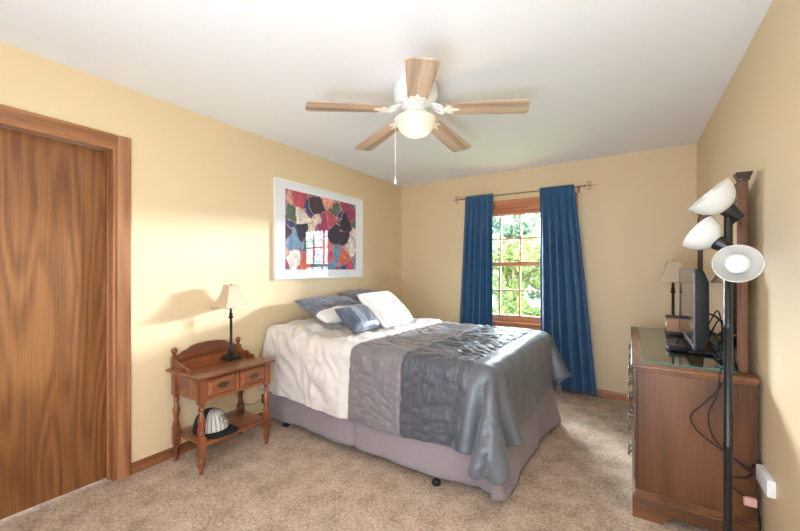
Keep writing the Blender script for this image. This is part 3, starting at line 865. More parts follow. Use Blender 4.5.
QUILT_Y = [
-34,0,2,-1,0,-1,-6,-2,3,6,1,0,0,1,0,0,0,-1,0,0,0,0,0,0,0,0,0,0,0,0,0,0,0,0,0,0,0,0,0,0,-1,1,0,-1,0,1,0,-1,1,0,-2,-5,-14,-22,-22,-4,20,26,17,6,-18,-29,-22,-22,-32,-30,13,29,23,0,
1,0,-2,3,-1,0,2,0,-1,-1,0,-1,0,-1,0,0,-1,1,0,-1,1,0,0,0,0,0,0,0,1,0,0,0,0,0,0,0,0,0,0,0,1,-1,0,1,0,0,0,0,0,-1,2,1,3,0,1,0,1,-1,-3,-4,-4,0,3,-5,0,11,1,-8,-16,21,
1,-1,0,0,0,1,0,1,-1,-1,-1,1,0,0,0,0,0,-1,0,1,0,-1,0,-1,0,1,0,1,-1,1,0,0,0,0,0,0,1,-1,0,1,-2,1,0,0,0,-1,0,1,-1,2,-1,3,2,2,0,0,0,0,-5,-2,-4,3,-3,-3,4,11,5,-24,14,-18,
1,0,1,-2,1,-1,3,-2,2,-3,0,0,0,1,-1,-2,0,1,1,2,-1,-1,-3,1,1,0,1,0,1,-2,1,0,0,0,0,0,-1,1,0,0,1,-1,0,1,-1,0,0,0,0,-1,1,2,3,1,0,1,1,-2,-5,-1,-4,2,-3,-1,8,14,-18,9,-21,-1,
3,-1,-2,0,0,1,1,1,-1,-1,0,0,0,-1,-1,1,1,1,1,-2,-4,-1,0,2,1,1,1,0,-1,2,-2,0,0,1,-1,0,0,0,1,-2,2,-1,1,-1,1,0,0,0,0,0,0,0,3,3,0,0,-1,-1,-4,-3,-1,1,-4,5,10,1,-16,1,5,4,
3,1,-1,0,0,0,-1,1,-1,1,-1,1,-1,-2,0,2,2,1,-3,-4,-3,1,4,1,1,0,0,0,0,-1,1,-1,1,-1,1,-1,0,1,-1,1,-1,1,0,0,1,-1,0,0,0,1,1,1,0,1,1,1,-1,-2,3,-11,2,-3,0,15,6,-17,19,-1,4,5,
4,0,0,-2,0,1,0,0,1,-2,2,-2,0,-2,3,3,0,-3,-5,-4,3,3,2,0,0,2,-1,0,0,0,0,1,-2,1,-1,1,0,-1,0,1,0,-1,0,0,0,1,0,0,0,0,0,-1,2,1,1,1,0,-2,-1,-8,1,-4,12,14,-11,12,5,4,2,0,
1,1,0,2,-2,0,0,1,-1,1,-1,0,-2,3,3,-1,-3,-7,-2,3,4,3,1,1,0,-2,0,-1,1,0,-1,0,1,-1,1,0,0,-1,0,0,-1,2,-1,0,0,0,1,0,-1,-1,1,1,0,3,1,0,-1,-2,-3,-5,-2,3,19,-10,17,6,2,1,-2,-2,
0,1,1,0,1,-1,0,1,-1,0,0,-1,0,4,1,-4,-7,-2,2,5,5,1,1,-3,-1,-1,1,0,-1,0,0,0,0,1,0,0,0,0,0,-1,0,0,0,1,-1,0,0,-1,1,1,-2,0,2,3,2,0,-2,-2,-6,-2,0,17,-8,20,4,3,-1,-3,-1,-2,
-2,2,1,0,2,-1,0,0,0,0,0,-1,3,1,-3,-5,-4,3,7,6,0,-2,-3,0,-1,-1,-1,0,1,0,0,0,0,0,0,0,0,0,0,0,1,-1,0,-1,1,0,0,1,0,-2,1,-1,1,4,1,0,-1,-4,-5,-2,10,9,15,-2,3,-4,-3,0,1,1,
1,-1,1,0,0,1,0,0,0,0,0,1,2,-3,-3,-5,0,9,6,-1,-2,-1,-2,-1,0,0,0,1,-1,0,0,1,0,-2,0,1,-1,2,-1,0,-1,1,0,0,-1,1,-1,1,-1,1,-1,0,-1,4,4,0,-4,-3,-5,3,19,11,1,-2,-2,-1,2,1,1,1,
6,-3,-1,1,-1,0,0,0,0,0,-1,2,-2,-1,-2,-3,13,3,-2,-2,-3,-2,1,-1,0,0,-1,0,0,0,1,-2,1,1,0,-1,1,-1,1,0,1,-2,0,1,0,-1,0,-1,2,0,0,-1,0,0,7,1,-8,1,-4,23,10,-1,-2,0,1,3,1,0,-1,0,
16,-3,-2,-2,0,-1,0,0,-1,0,0,-1,-1,-1,-9,17,3,-4,-4,-3,0,0,-1,1,-1,0,0,-1,0,1,-1,1,-1,0,0,0,0,0,1,0,-1,2,0,-1,1,0,1,0,0,0,1,1,0,0,4,0,-3,-3,13,14,-1,-1,1,0,2,0,-2,-2,-3,-4,
14,2,1,0,0,1,1,-1,1,-1,1,1,-1,-8,12,-2,-5,-1,-1,0,0,0,0,0,0,0,0,0,0,-1,0,0,0,0,0,0,0,0,0,0,2,0,1,1,0,2,0,1,1,1,0,0,0,1,1,0,-1,-4,13,-1,0,0,-3,-4,-4,-2,-5,-3,-3,-2,
16,2,1,1,-1,0,-1,-1,-1,1,-1,3,-1,10,-1,0,1,0,0,0,0,0,0,-1,0,0,0,0,0,0,1,0,0,0,0,0,0,0,-1,1,0,0,0,1,0,0,1,1,0,0,1,0,1,0,0,0,0,1,-1,-3,-5,-4,-2,-1,-2,-4,1,0,0,1,
31,-1,0,0,0,0,0,0,0,0,0,-1,6,0,1,-1,0,0,0,0,0,0,0,1,0,0,-1,0,0,0,0,0,0,0,0,0,0,0,1,0,0,0,0,0,0,0,-1,0,0,0,0,0,0,0,0,0,1,0,-2,-1,1,-1,-1,0,-1,1,0,-1,1,-1,
35,1,-1,0,1,-1,1,0,1,-1,1,-1,-1,0,0,0,1,0,0,0,0,0,0,0,0,0,0,0,0,0,0,0,0,0,0,0,0,0,0,0,-1,1,0,-1,1,-1,1,-1,0,0,0,0,-1,0,0,1,0,-1,0,-2,-3,-2,0,-1,-1,-1,-1,-1,0,-1,
36,-1,1,0,0,0,0,1,-1,1,0,0,-1,0,0,0,-1,1,0,0,0,0,0,0,-1,0,1,0,0,0,0,0,0,0,0,0,0,0,0,-1,1,-1,0,1,-1,1,-1,0,0,0,0,0,0,0,0,0,0,0,-1,0,-1,-1,-2,-3,-1,-2,-2,-1,-2,0,
35,1,0,0,0,0,0,0,0,0,0,0,0,-1,1,0,0,-1,0,0,0,0,0,0,1,0,0,0,0,0,0,0,0,0,0,0,0,0,0,0,0,0,0,-1,1,-1,0,1,-1,0,0,0,0,0,0,0,-1,0,1,-1,0,1,-1,0,-1,-1,-1,-1,-1,-2,
36,0,0,0,-1,1,0,0,0,0,0,0,0,0,0,0,0,0,0,0,0,0,0,0,0,0,0,0,0,0,0,0,0,0,0,0,0,0,-1,1,0,0,0,0,-1,0,0,0,0,0,-1,1,0,0,-1,0,1,0,-1,1,0,-1,0,0,0,0,0,0,-1,0,
36,0,0,0,0,0,0,0,1,0,0,-1,0,0,0,0,0,0,0,0,0,0,0,0,0,0,0,0,0,0,0,0,0,0,0,0,0,0,0,0,0,-1,0,0,0,1,0,-1,0,0,0,-1,0,0,1,0,0,-1,0,0,0,0,0,0,0,0,0,0,0,0,
36,0,0,0,0,0,0,0,0,0,0,0,-1,1,-1,1,0,0,0,0,0,0,0,0,0,0,0,0,0,0,0,0,0,0,0,0,0,0,0,0,-1,1,0,0,0,-1,0,0,0,0,0,0,0,0,0,0,-1,1,0,-1,0,0,1,0,0,0,0,0,0,0,
36,0,0,-1,1,0,0,0,0,0,0,0,0,0,0,-1,1,0,0,0,0,0,0,0,0,0,0,0,0,0,0,0,0,0,0,0,0,0,0,-1,1,0,0,-1,0,0,0,0,0,0,0,0,0,0,0,-1,1,-1,0,0,1,0,-1,0,0,0,0,0,0,0,
36,0,0,0,0,0,0,0,0,0,0,0,0,0,0,0,-1,1,0,0,0,0,0,0,0,0,0,0,0,0,0,0,-1,0,0,0,0,1,0,0,0,-1,0,1,0,0,0,-1,0,0,0,0,0,0,-1,1,-1,1,-1,1,-1,0,0,0,0,0,0,0,0,0,
36,0,-1,1,0,0,0,0,0,0,0,0,0,0,0,0,0,-1,1,0,0,0,0,0,0,0,0,-1,0,0,0,0,1,0,0,0,0,0,0,0,0,0,0,0,-1,0,0,1,0,-1,0,0,0,-1,1,-1,1,-1,1,-1,0,0,0,1,0,0,0,0,0,0,
35,0,1,0,0,0,0,0,0,0,0,0,0,0,0,0,0,0,-1,0,0,0,0,0,0,0,0,1,0,0,0,0,0,0,0,0,0,-1,1,0,-1,1,-1,0,1,-1,0,0,0,0,0,0,-1,1,-1,1,-1,1,-1,0,1,0,0,-1,0,0,0,0,0,0,
36,0,0,0,0,0,0,0,0,0,0,0,0,0,0,0,0,0,0,0,0,0,0,0,0,0,0,0,0,0,0,0,0,0,0,0,0,0,0,0,0,0,0,0,-1,1,-1,0,0,0,0,0,0,0,0,0,0,-1,1,0,-1,0,0,0,0,0,0,0,0,0,
36,0,0,0,0,0,0,0,0,0,0,0,0,-1,1,0,0,0,0,0,0,0,0,0,0,0,0,0,0,0,0,0,0,0,0,0,0,0,-1,1,0,-1,1,-1,1,-1,1,-1,0,0,0,-1,1,-1,1,-1,0,1,-1,0,0,0,0,0,0,0,1,0,0,0,
36,0,0,0,0,0,0,0,0,0,0,0,0,0,0,0,0,0,0,0,0,0,0,0,0,0,0,0,0,0,0,0,0,0,0,0,0,0,0,-1,1,0,-1,1,-1,1,-1,1,-1,0,0,0,0,0,-1,1,0,-1,0,1,0,0,0,0,0,0,-1,0,0,0,
36,0,0,0,0,0,0,0,0,0,0,0,0,0,0,0,0,0,0,0,0,0,0,0,0,0,0,0,0,0,0,0,0,0,0,0,0,0,0,0,-1,1,0,-1,1,-1,0,0,0,0,0,0,-1,1,0,-1,0,1,0,-1,0,0,0,0,0,0,0,0,0,0,
36,0,0,0,0,0,0,0,0,0,0,0,0,0,-1,1,0,0,0,0,0,0,0,0,0,0,0,0,0,0,0,0,0,0,0,0,0,0,0,0,0,-1,1,0,-1,0,1,-1,0,0,0,0,0,-1,1,0,0,-1,0,0,0,0,0,0,0,0,0,0,0,0,
36,0,0,0,0,0,0,0,0,0,0,0,0,0,0,-1,1,0,0,0,0,0,0,0,0,0,0,0,0,0,0,0,0,0,0,0,0,0,0,0,0,0,-1,0,1,0,-1,0,0,1,-1,0,0,0,-1,0,0,1,0,0,0,0,0,0,0,0,0,0,0,0,
36,0,0,0,0,0,0,0,0,0,0,0,0,0,0,0,-1,0,0,0,0,0,1,-1,0,0,0,0,1,0,0,0,0,0,0,0,0,0,0,0,0,0,0,0,-1,0,0,0,0,0,0,0,0,0,0,0,0,-1,0,0,0,0,0,0,0,0,0,0,0,0,
36,0,0,0,0,0,0,0,0,0,0,0,0,0,0,0,0,0,0,0,0,0,-1,1,0,0,0,0,-1,0,0,0,0,1,0,0,0,0,0,0,0,0,0,0,0,0,0,0,0,-1,0,0,0,0,0,0,0,0,0,0,0,0,0,0,0,0,0,0,0,0,
36,-1,1,0,0,0,0,0,0,0,0,0,0,0,0,0,0,0,0,0,0,0,0,0,0,0,0,0,0,0,0,0,0,-1,0,0,0,0,1,0,0,0,0,0,0,0,0,0,0,0,0,0,0,0,0,0,0,0,0,0,0,0,0,0,0,0,-1,0,0,0,
35,1,-1,1,0,0,0,0,0,0,0,0,0,0,0,0,0,0,0,0,0,0,0,0,0,0,0,0,0,0,0,0,0,0,0,0,0,0,-1,0,1,0,0,0,0,0,0,0,0,0,0,0,0,0,0,0,0,0,0,0,0,-1,0,0,0,0,1,0,0,0,
36,0,0,0,0,0,0,0,0,0,0,0,0,0,0,0,0,0,0,0,0,0,0,0,0,0,0,0,0,0,0,0,0,0,0,0,0,0,0,0,-1,0,1,0,0,0,0,0,0,0,0,0,0,0,0,0,0,0,0,0,-1,1,0,0,0,0,0,0,0,0,
36,0,0,-1,1,0,0,0,0,0,0,0,0,0,0,0,0,0,0,0,0,0,0,0,0,0,0,0,0,0,0,0,0,0,0,0,0,0,0,0,0,0,0,0,0,0,0,0,0,0,0,0,0,0,0,0,0,0,0,-1,1,0,0,0,0,0,0,0,0,0,
36,0,0,0,0,0,0,0,0,0,0,0,0,0,0,0,0,0,0,0,0,0,0,0,0,0,0,0,0,0,0,0,0,0,0,0,0,0,0,0,0,0,-1,0,1,0,0,0,0,0,0,0,0,0,0,0,0,0,-1,1,0,0,0,0,0,0,0,0,0,0,
36,0,0,0,0,0,0,0,0,0,0,0,0,0,0,0,0,0,0,0,0,0,0,0,0,0,0,0,0,0,0,0,0,0,0,0,0,0,0,0,0,0,0,0,-1,1,0,0,0,0,0,0,0,0,0,0,0,0,0,0,0,0,0,0,0,0,0,0,0,0,
36,0,0,0,-1,1,0,0,0,0,0,0,0,0,0,0,0,-1,0,0,0,0,0,0,0,0,1,0,0,0,0,0,0,0,0,0,0,0,0,0,0,0,0,0,0,-1,1,0,0,0,0,0,0,0,0,0,0,0,0,0,0,0,0,0,0,-1,0,0,0,0,
36,0,0,0,0,0,0,0,0,0,0,0,0,0,0,0,-1,1,0,0,0,0,0,0,0,0,-1,0,0,1,0,0,0,0,0,0,0,0,0,0,0,0,0,0,0,0,-1,1,0,0,0,0,0,0,0,0,0,0,0,0,0,0,0,-1,0,1,0,0,0,0,
36,0,0,0,0,0,0,0,0,0,0,0,0,0,0,-1,1,0,0,0,0,0,0,0,0,0,0,0,0,-1,0,1,0,0,0,0,0,0,0,0,0,0,0,0,0,0,0,-1,1,0,0,0,0,0,0,0,0,0,0,0,0,0,-1,1,0,0,0,0,0,0,
35,1,0,0,0,0,0,0,0,0,0,0,0,0,0,0,0,0,0,0,0,0,0,0,0,0,0,0,0,0,0,-1,0,1,0,0,0,0,0,0,0,0,0,0,0,0,0,0,0,0,0,0,0,0,0,0,0,0,0,0,0,-1,1,0,0,0,0,0,0,0,
36,0,0,0,0,0,0,0,0,0,1,-1,0,0,-1,1,0,0,0,0,0,0,0,0,0,0,0,0,0,0,0,0,0,-1,0,1,0,0,0,0,0,0,0,0,0,0,0,0,-1,1,0,0,0,0,0,0,0,0,0,0,-1,1,0,0,0,0,0,0,0,0,
36,-1,1,0,0,0,0,0,0,1,-1,1,-1,0,0,0,0,0,0,0,0,0,0,0,0,0,0,0,0,0,0,0,0,0,0,-1,1,0,0,0,0,0,0,0,0,0,0,0,0,0,0,0,0,0,0,0,0,0,0,-1,1,0,0,0,0,0,0,-1,0,0,
36,0,-1,1,0,-1,1,0,0,0,0,0,0,-1,1,0,0,0,0,0,0,0,0,0,0,0,0,0,0,0,0,0,0,0,0,0,-1,1,0,0,0,0,0,0,0,0,0,0,0,-1,1,0,0,0,0,0,0,0,0,0,0,0,0,0,-1,0,0,1,0,0,
36,0,0,0,0,0,0,0,1,-1,0,0,0,0,0,0,0,-1,0,0,0,0,0,0,0,1,0,0,0,0,0,0,0,0,0,0,0,-1,0,1,0,0,0,0,0,0,0,0,0,0,0,0,0,0,0,0,0,0,0,0,0,0,-1,0,1,0,0,0,0,0,
36,0,0,0,0,0,0,0,0,0,0,0,0,0,0,-1,0,1,0,0,0,0,0,0,0,-1,1,0,0,0,0,0,0,0,0,0,0,0,0,-1,1,0,0,0,0,0,0,0,0,0,-1,1,0,0,0,1,0,-1,-1,1,0,-1,1,0,0,0,0,0,0,0,
35,1,0,0,0,0,0,0,0,0,1,-1,0,0,-1,1,0,0,0,0,0,0,0,0,0,0,-1,0,1,0,0,0,0,0,0,0,0,0,0,0,-1,1,0,0,0,0,0,0,0,0,0,0,0,0,1,-1,0,0,0,0,-1,1,0,0,0,-1,-1,0,-1,-2,
35,0,1,0,0,0,0,1,0,0,0,-1,-1,0,1,0,0,0,0,0,0,0,0,0,0,0,0,0,0,0,0,0,0,0,0,0,0,0,0,0,0,0,0,0,0,0,0,0,0,0,0,0,0,0,0,1,0,-1,-1,0,0,-3,-3,-2,-3,-1,-2,-2,-2,-1,
34,-1,0,-1,1,0,0,0,0,0,0,1,0,2,0,0,0,-1,1,-1,0,0,1,0,0,0,0,0,-1,0,0,1,0,0,0,0,0,0,0,0,0,-1,1,0,0,0,0,0,0,0,1,-1,0,0,0,1,1,-1,-2,-4,-7,-5,-4,-3,-2,-2,-1,-1,-1,0,
20,2,0,0,0,0,-1,0,-1,0,0,2,5,1,4,0,-1,1,-1,0,0,0,-1,0,0,0,0,1,0,0,0,-1,0,0,0,0,1,0,0,0,0,0,-1,0,0,0,0,0,0,0,-1,0,0,1,0,0,-1,2,-7,-5,4,5,2,-2,-2,-3,-4,-4,-2,-3,
19,-2,1,0,-1,0,1,-1,1,1,-1,0,-1,3,-5,7,1,-2,-3,3,0,-1,-1,0,0,0,0,-1,0,0,0,0,0,0,0,1,-1,0,0,0,0,0,0,0,0,0,0,0,0,0,0,0,1,0,0,2,-6,-1,13,-6,-12,-5,3,7,7,5,4,2,-1,-2,
13,1,0,0,0,0,-1,1,-1,-1,0,0,-2,-2,7,-14,0,5,4,-2,-1,0,0,-1,0,0,-1,1,-1,0,0,0,0,0,0,-1,1,0,0,0,0,0,0,0,0,-1,1,-1,1,-1,1,0,-2,-2,9,2,-8,-3,18,8,0,-9,-12,-9,-3,3,5,5,7,6,
8,-3,-2,-1,1,0,0,-1,-1,1,-1,0,-1,1,1,10,-10,-7,1,1,3,1,1,1,-1,-2,2,-1,0,0,0,0,0,0,0,1,-2,1,0,0,0,-1,1,0,0,1,-1,0,0,0,-1,1,-2,4,7,1,-8,-2,3,23,1,-1,-2,-8,-13,-11,-4,0,2,3,
0,1,-1,2,0,0,0,-1,1,0,1,-3,1,-3,0,4,10,-5,-7,-2,-1,0,1,0,1,2,-1,0,1,0,1,0,-1,1,0,-1,2,-2,0,0,0,1,-1,0,0,-1,1,1,-1,1,-1,-2,2,6,4,-1,-2,-7,-4,9,20,3,-2,0,-1,-7,-12,-9,-7,-3,
-2,1,2,0,1,-1,0,1,1,-1,0,0,-1,-1,-4,2,6,7,-2,-6,-4,0,-1,1,0,1,1,0,1,-1,1,-1,1,0,0,0,-1,1,0,-1,1,0,0,0,-1,2,-1,-1,1,-1,0,0,3,6,1,-1,-2,-5,-7,1,17,15,0,-1,-1,1,-3,-8,-10,-7,
1,0,1,1,-1,1,-2,1,1,0,0,1,-1,-1,-3,-4,1,7,5,2,-2,-4,-1,-2,0,0,0,1,0,1,-2,2,0,-1,0,0,0,0,0,1,-1,0,0,0,1,-1,0,0,-1,0,1,0,5,3,1,-1,-1,-4,-7,-3,6,16,11,1,-1,-2,2,-1,-2,-7,
1,1,0,0,0,-1,1,0,2,-1,-2,2,0,0,0,-5,-3,2,6,4,1,0,-2,-1,0,-1,0,-1,-1,0,1,-1,0,0,1,0,-1,0,0,0,0,0,0,0,0,0,0,1,0,1,-2,2,3,3,0,-1,0,-3,-7,-4,1,10,15,7,1,-1,-2,2,0,-2,
3,1,0,-1,0,0,0,0,0,1,-1,-1,3,-1,0,-1,-3,-4,0,4,4,2,0,0,-1,-1,-1,1,0,0,-1,0,0,0,-1,0,1,0,0,0,0,0,0,0,0,0,0,0,0,0,1,2,2,2,0,0,-1,-3,-2,-9,-1,3,13,14,4,2,-1,-3,0,2,
4,0,-1,1,-2,0,1,0,2,-2,-1,0,0,2,0,1,-1,-3,-4,0,1,3,3,0,0,0,-1,0,0,-1,1,-1,0,0,1,-1,0,0,0,0,1,0,-1,1,-1,0,0,0,0,0,2,1,4,1,0,-1,0,-1,-7,-4,-2,0,6,14,11,2,1,0,-2,-1,
3,1,0,-3,1,1,-1,1,0,2,-3,-1,-1,1,0,0,0,0,0,-3,0,0,0,2,0,1,1,-1,-1,1,-1,1,1,-1,-1,1,0,0,0,0,-1,0,1,-1,1,1,-1,1,0,1,1,3,2,2,-1,0,0,-1,-6,-5,-2,-1,2,7,12,10,2,1,0,-2,
4,-2,-1,0,-1,1,1,1,2,-2,0,-2,0,-2,1,0,0,0,0,0,-1,-1,0,0,1,0,0,0,1,1,0,0,-2,2,-1,0,0,1,-1,0,0,0,0,0,1,-2,2,0,1,1,2,3,1,0,2,-1,-1,0,-5,-5,-4,1,0,3,10,12,6,2,1,0,
]
QUILT_Z = [
291,-1,-1,-1,-1,-1,-1,-1,-1,-2,-1,-2,-1,-2,-2,-1,-2,-2,-1,-2,-1,-1,-1,-1,-1,0,-1,0,0,0,-1,0,0,0,0,0,0,1,1,1,2,2,2,3,3,3,3,3,3,3,3,3,5,5,5,1,-5,-5,-5,-5,-3,-6,-7,-6,-6,-9,-16,-8,-2,-7,
36,0,0,0,0,0,0,0,0,0,0,0,-1,1,0,-1,1,0,-1,1,0,0,0,0,0,0,0,0,0,-1,1,0,0,0,0,0,0,-1,0,1,0,0,0,0,-1,0,0,0,0,0,0,0,-1,0,0,-1,1,-1,0,1,0,0,0,-1,-1,-4,1,0,-9,-16,
35,0,0,0,0,0,1,0,-1,1,-1,1,0,-1,1,0,-1,1,0,0,-1,0,0,1,0,-1,1,0,-1,1,0,0,0,0,0,0,0,0,0,0,-1,0,1,-1,1,0,-1,0,0,0,0,0,-1,0,-1,1,-1,1,1,0,-1,-1,0,1,-3,-3,3,1,-20,-15,
36,0,0,0,0,0,-1,0,1,0,0,0,0,0,0,0,0,0,0,-1,1,0,0,-1,1,0,0,-1,1,0,0,0,0,-1,0,0,0,1,0,-1,1,0,-1,1,-1,0,1,-1,0,0,0,-1,0,0,0,0,0,-1,1,0,-1,1,0,-2,-2,1,2,-20,-5,6,
36,0,0,0,0,0,0,0,0,-1,1,-1,1,0,-1,1,0,-1,1,0,0,0,0,0,-1,1,0,0,0,0,0,0,-1,1,0,0,0,0,0,0,0,-1,1,-1,0,0,0,1,-1,0,-1,1,-1,-1,1,-1,0,1,0,0,0,-1,0,-2,-1,3,-15,-9,5,4,
36,0,0,0,0,0,0,0,0,0,0,0,0,0,0,-1,0,1,-1,1,-1,0,0,1,0,0,-1,1,0,0,-1,0,1,0,0,0,0,0,-1,1,-1,1,-1,0,1,-1,0,0,0,0,0,-1,1,-1,0,0,0,0,-1,1,-1,1,-3,-3,0,-8,-10,5,2,-2,
35,0,0,1,0,0,0,0,-1,1,-1,1,-1,1,0,0,0,-1,1,-1,1,0,0,0,0,-1,1,0,0,-1,1,0,0,0,0,0,0,-1,1,-1,1,0,0,0,-1,1,-1,0,0,0,0,0,-1,1,-1,-1,1,-1,0,1,-1,0,-4,-2,-3,-15,4,0,-2,-2,
36,0,0,-1,0,0,0,0,1,0,0,0,0,-1,0,0,0,1,-1,1,0,0,0,-1,0,1,0,0,-1,1,0,0,0,0,0,-1,1,0,0,0,0,-1,0,0,0,0,0,0,0,-1,1,0,0,-1,-1,1,-1,1,0,-1,0,-4,0,-3,-18,3,0,-1,-2,-1,
36,0,0,0,0,0,0,0,0,0,0,0,0,0,-1,1,0,-1,0,0,0,0,0,1,0,0,0,-1,1,0,0,0,0,-1,0,1,-1,1,0,0,-1,1,0,0,0,-1,0,0,0,0,-1,0,0,0,0,0,0,0,1,-2,-1,-4,-4,-18,5,0,-2,-1,-1,0,
36,0,0,0,0,0,0,0,0,0,0,-1,0,0,1,-1,0,0,1,-1,0,0,1,-1,1,0,-1,1,0,0,0,-1,0,1,0,0,0,0,-1,0,1,-1,0,0,0,0,0,0,0,0,0,0,0,-1,0,-1,1,0,0,-1,-2,-7,-17,6,-4,-2,-1,0,1,-1,
35,0,0,1,0,0,0,0,0,-1,1,0,0,0,0,0,-1,1,-2,1,0,0,0,1,0,-1,1,0,0,0,-1,1,0,0,0,0,0,-1,1,0,0,0,0,0,0,0,0,-1,0,0,0,0,-1,0,-1,1,0,0,-1,-1,-12,-12,2,-3,0,0,1,0,-1,1,
36,0,0,-1,1,0,0,0,0,1,-1,0,0,0,0,-2,1,-1,1,0,1,0,0,0,-1,1,0,0,0,-1,1,0,0,0,0,0,0,0,0,0,-1,1,-1,0,0,0,0,0,0,0,0,0,0,-1,0,-1,1,-1,0,-13,-11,-1,0,0,-1,1,1,0,1,0,
31,2,1,1,-1,1,0,0,0,0,1,-1,0,0,-2,0,-1,2,1,0,0,1,0,-1,1,0,0,0,0,0,0,0,0,0,0,0,0,0,0,0,0,0,0,0,-1,0,0,0,0,0,0,-1,0,0,-1,0,1,-1,-12,-12,-1,0,0,0,2,0,0,0,0,1,
33,-1,0,-1,1,-1,0,0,1,0,-1,0,0,-1,-5,4,3,0,0,1,0,-1,0,1,0,0,0,0,0,1,-1,0,0,0,0,0,0,0,0,0,-1,0,0,-1,0,-1,-1,-1,0,-1,-1,1,0,0,-1,1,0,-4,-13,-2,1,1,1,0,-1,1,-1,1,0,-1,
32,-1,-1,1,-1,1,1,1,0,-1,1,-3,-1,-15,9,-1,0,0,0,0,0,0,0,0,0,1,0,-1,0,0,1,0,0,0,0,0,0,0,-1,0,0,-1,-1,0,0,-1,-1,-1,-2,0,-1,-2,-1,0,0,1,0,-3,0,1,0,1,-1,1,0,0,0,-1,0,1,
15,2,1,0,1,1,-1,1,0,1,2,-3,-19,6,-1,0,-1,0,1,0,0,1,0,-1,0,0,0,1,0,0,0,-1,1,0,0,0,0,0,0,-1,0,-1,0,-1,-1,0,0,0,0,-1,0,0,0,-1,0,-1,1,0,2,0,2,-1,0,0,0,-1,0,0,0,-1,
-5,8,2,0,0,-1,1,-1,1,1,-1,-1,-2,1,-5,1,1,0,0,0,0,0,0,1,0,-1,0,0,0,0,0,1,-1,0,0,0,0,0,0,0,0,0,0,0,0,0,0,0,0,0,0,0,0,0,0,0,0,0,1,0,-4,0,0,-1,0,0,0,-1,0,0,
-2,2,0,0,0,0,0,0,-1,0,0,1,3,-5,2,0,0,0,0,0,0,0,0,0,0,0,0,0,0,0,0,0,0,0,0,0,0,0,0,0,0,0,0,0,0,0,0,0,0,0,0,0,0,0,0,0,-1,1,0,0,0,-1,-1,-1,-1,-1,-1,1,0,-1,
1,-1,0,0,0,0,0,0,0,0,0,0,1,0,-1,0,0,0,0,0,0,0,0,0,0,0,0,0,0,0,0,0,0,0,0,0,0,0,0,0,0,0,0,0,0,0,0,0,0,0,0,0,0,0,0,0,0,0,0,0,0,0,-1,0,0,0,0,-1,-1,0,
-2,2,0,0,0,0,0,0,0,0,0,0,0,1,-1,0,0,0,0,0,0,0,0,0,0,0,0,0,0,0,0,0,0,0,0,0,0,0,0,0,0,0,0,0,0,0,0,0,0,0,0,0,0,0,0,0,0,0,0,0,0,0,0,0,0,0,0,-1,0,0,
0,0,0,0,0,0,0,0,0,0,0,0,0,0,0,0,0,0,0,0,0,0,0,0,0,0,0,0,0,0,0,0,0,0,0,0,0,0,0,0,0,0,0,0,0,0,0,0,0,0,0,0,0,0,0,0,1,0,-1,0,0,0,0,0,0,0,0,0,0,0,
0,0,0,0,0,0,0,0,0,0,0,0,0,0,0,0,0,0,0,0,0,0,0,0,0,0,0,0,0,0,0,0,0,0,0,0,0,0,0,0,0,0,0,0,0,0,0,0,0,0,0,0,0,0,0,0,0,0,0,0,0,0,1,-1,0,0,0,0,0,0,
1,-1,0,0,0,0,0,0,0,0,0,0,0,0,0,0,0,0,0,0,0,0,0,0,0,0,0,0,0,0,0,0,0,0,0,0,0,0,0,0,0,0,0,0,0,0,0,0,0,0,0,0,0,0,0,0,0,0,0,0,0,0,0,0,0,0,0,0,0,0,
0,0,0,0,0,0,0,0,0,0,0,0,0,-1,1,0,0,0,0,0,0,0,0,0,0,0,0,0,0,0,0,0,0,0,0,0,0,0,0,0,0,0,0,0,0,0,0,0,0,0,0,0,0,0,0,0,0,0,0,0,1,-1,0,0,0,0,0,0,0,0,
-1,1,0,0,0,0,0,0,0,0,1,-1,0,0,0,0,0,0,0,0,0,0,0,0,0,0,0,0,0,0,0,0,0,0,0,0,0,0,0,0,0,0,0,0,0,0,0,0,0,0,0,0,0,0,0,0,-1,1,0,0,0,0,0,0,0,0,0,0,0,0,
1,-1,0,0,0,0,0,0,0,0,-1,1,0,0,0,0,0,0,0,0,0,0,0,0,0,0,0,0,0,0,0,0,0,0,0,0,0,0,0,0,0,0,0,0,0,0,0,0,0,0,0,0,0,0,0,0,0,0,0,0,0,0,0,1,-1,0,0,0,0,0,
0,0,0,0,0,0,0,0,0,0,0,0,-1,1,0,0,0,0,0,0,0,0,0,0,0,0,0,0,0,0,0,0,0,0,0,0,0,0,0,0,0,0,0,0,0,0,0,0,0,0,0,0,0,0,0,0,0,0,0,0,0,0,0,0,0,0,0,0,0,0,
0,0,0,0,0,0,0,0,0,0,0,0,1,-1,0,0,0,0,0,0,0,0,0,0,0,0,0,0,0,0,0,0,0,0,0,0,0,0,0,0,0,0,0,0,0,0,0,0,0,0,0,0,0,0,0,0,0,0,0,0,0,0,0,0,0,0,0,0,0,0,
0,0,0,0,0,0,0,0,0,0,0,0,0,0,0,0,0,0,0,0,0,0,1,-1,0,0,0,0,0,0,0,0,0,0,0,0,0,0,0,0,0,0,0,0,0,0,0,0,0,0,0,0,0,0,0,0,0,0,0,0,0,0,0,0,0,0,0,0,0,0,
-1,1,0,0,0,0,0,0,0,0,0,0,0,0,0,0,0,0,0,0,0,0,-1,1,0,0,0,0,0,0,0,0,0,0,0,0,0,0,0,0,0,0,0,0,0,0,0,0,0,0,0,0,0,0,0,0,0,0,0,0,0,0,0,0,0,0,0,0,0,0,
1,-1,0,0,0,0,0,0,0,0,0,0,-1,1,0,0,0,0,0,0,0,0,0,0,0,0,0,0,0,0,0,0,0,0,0,0,0,0,0,0,0,0,0,0,0,0,0,0,0,0,0,0,0,0,0,0,0,0,0,0,0,0,0,0,0,0,0,0,0,0,
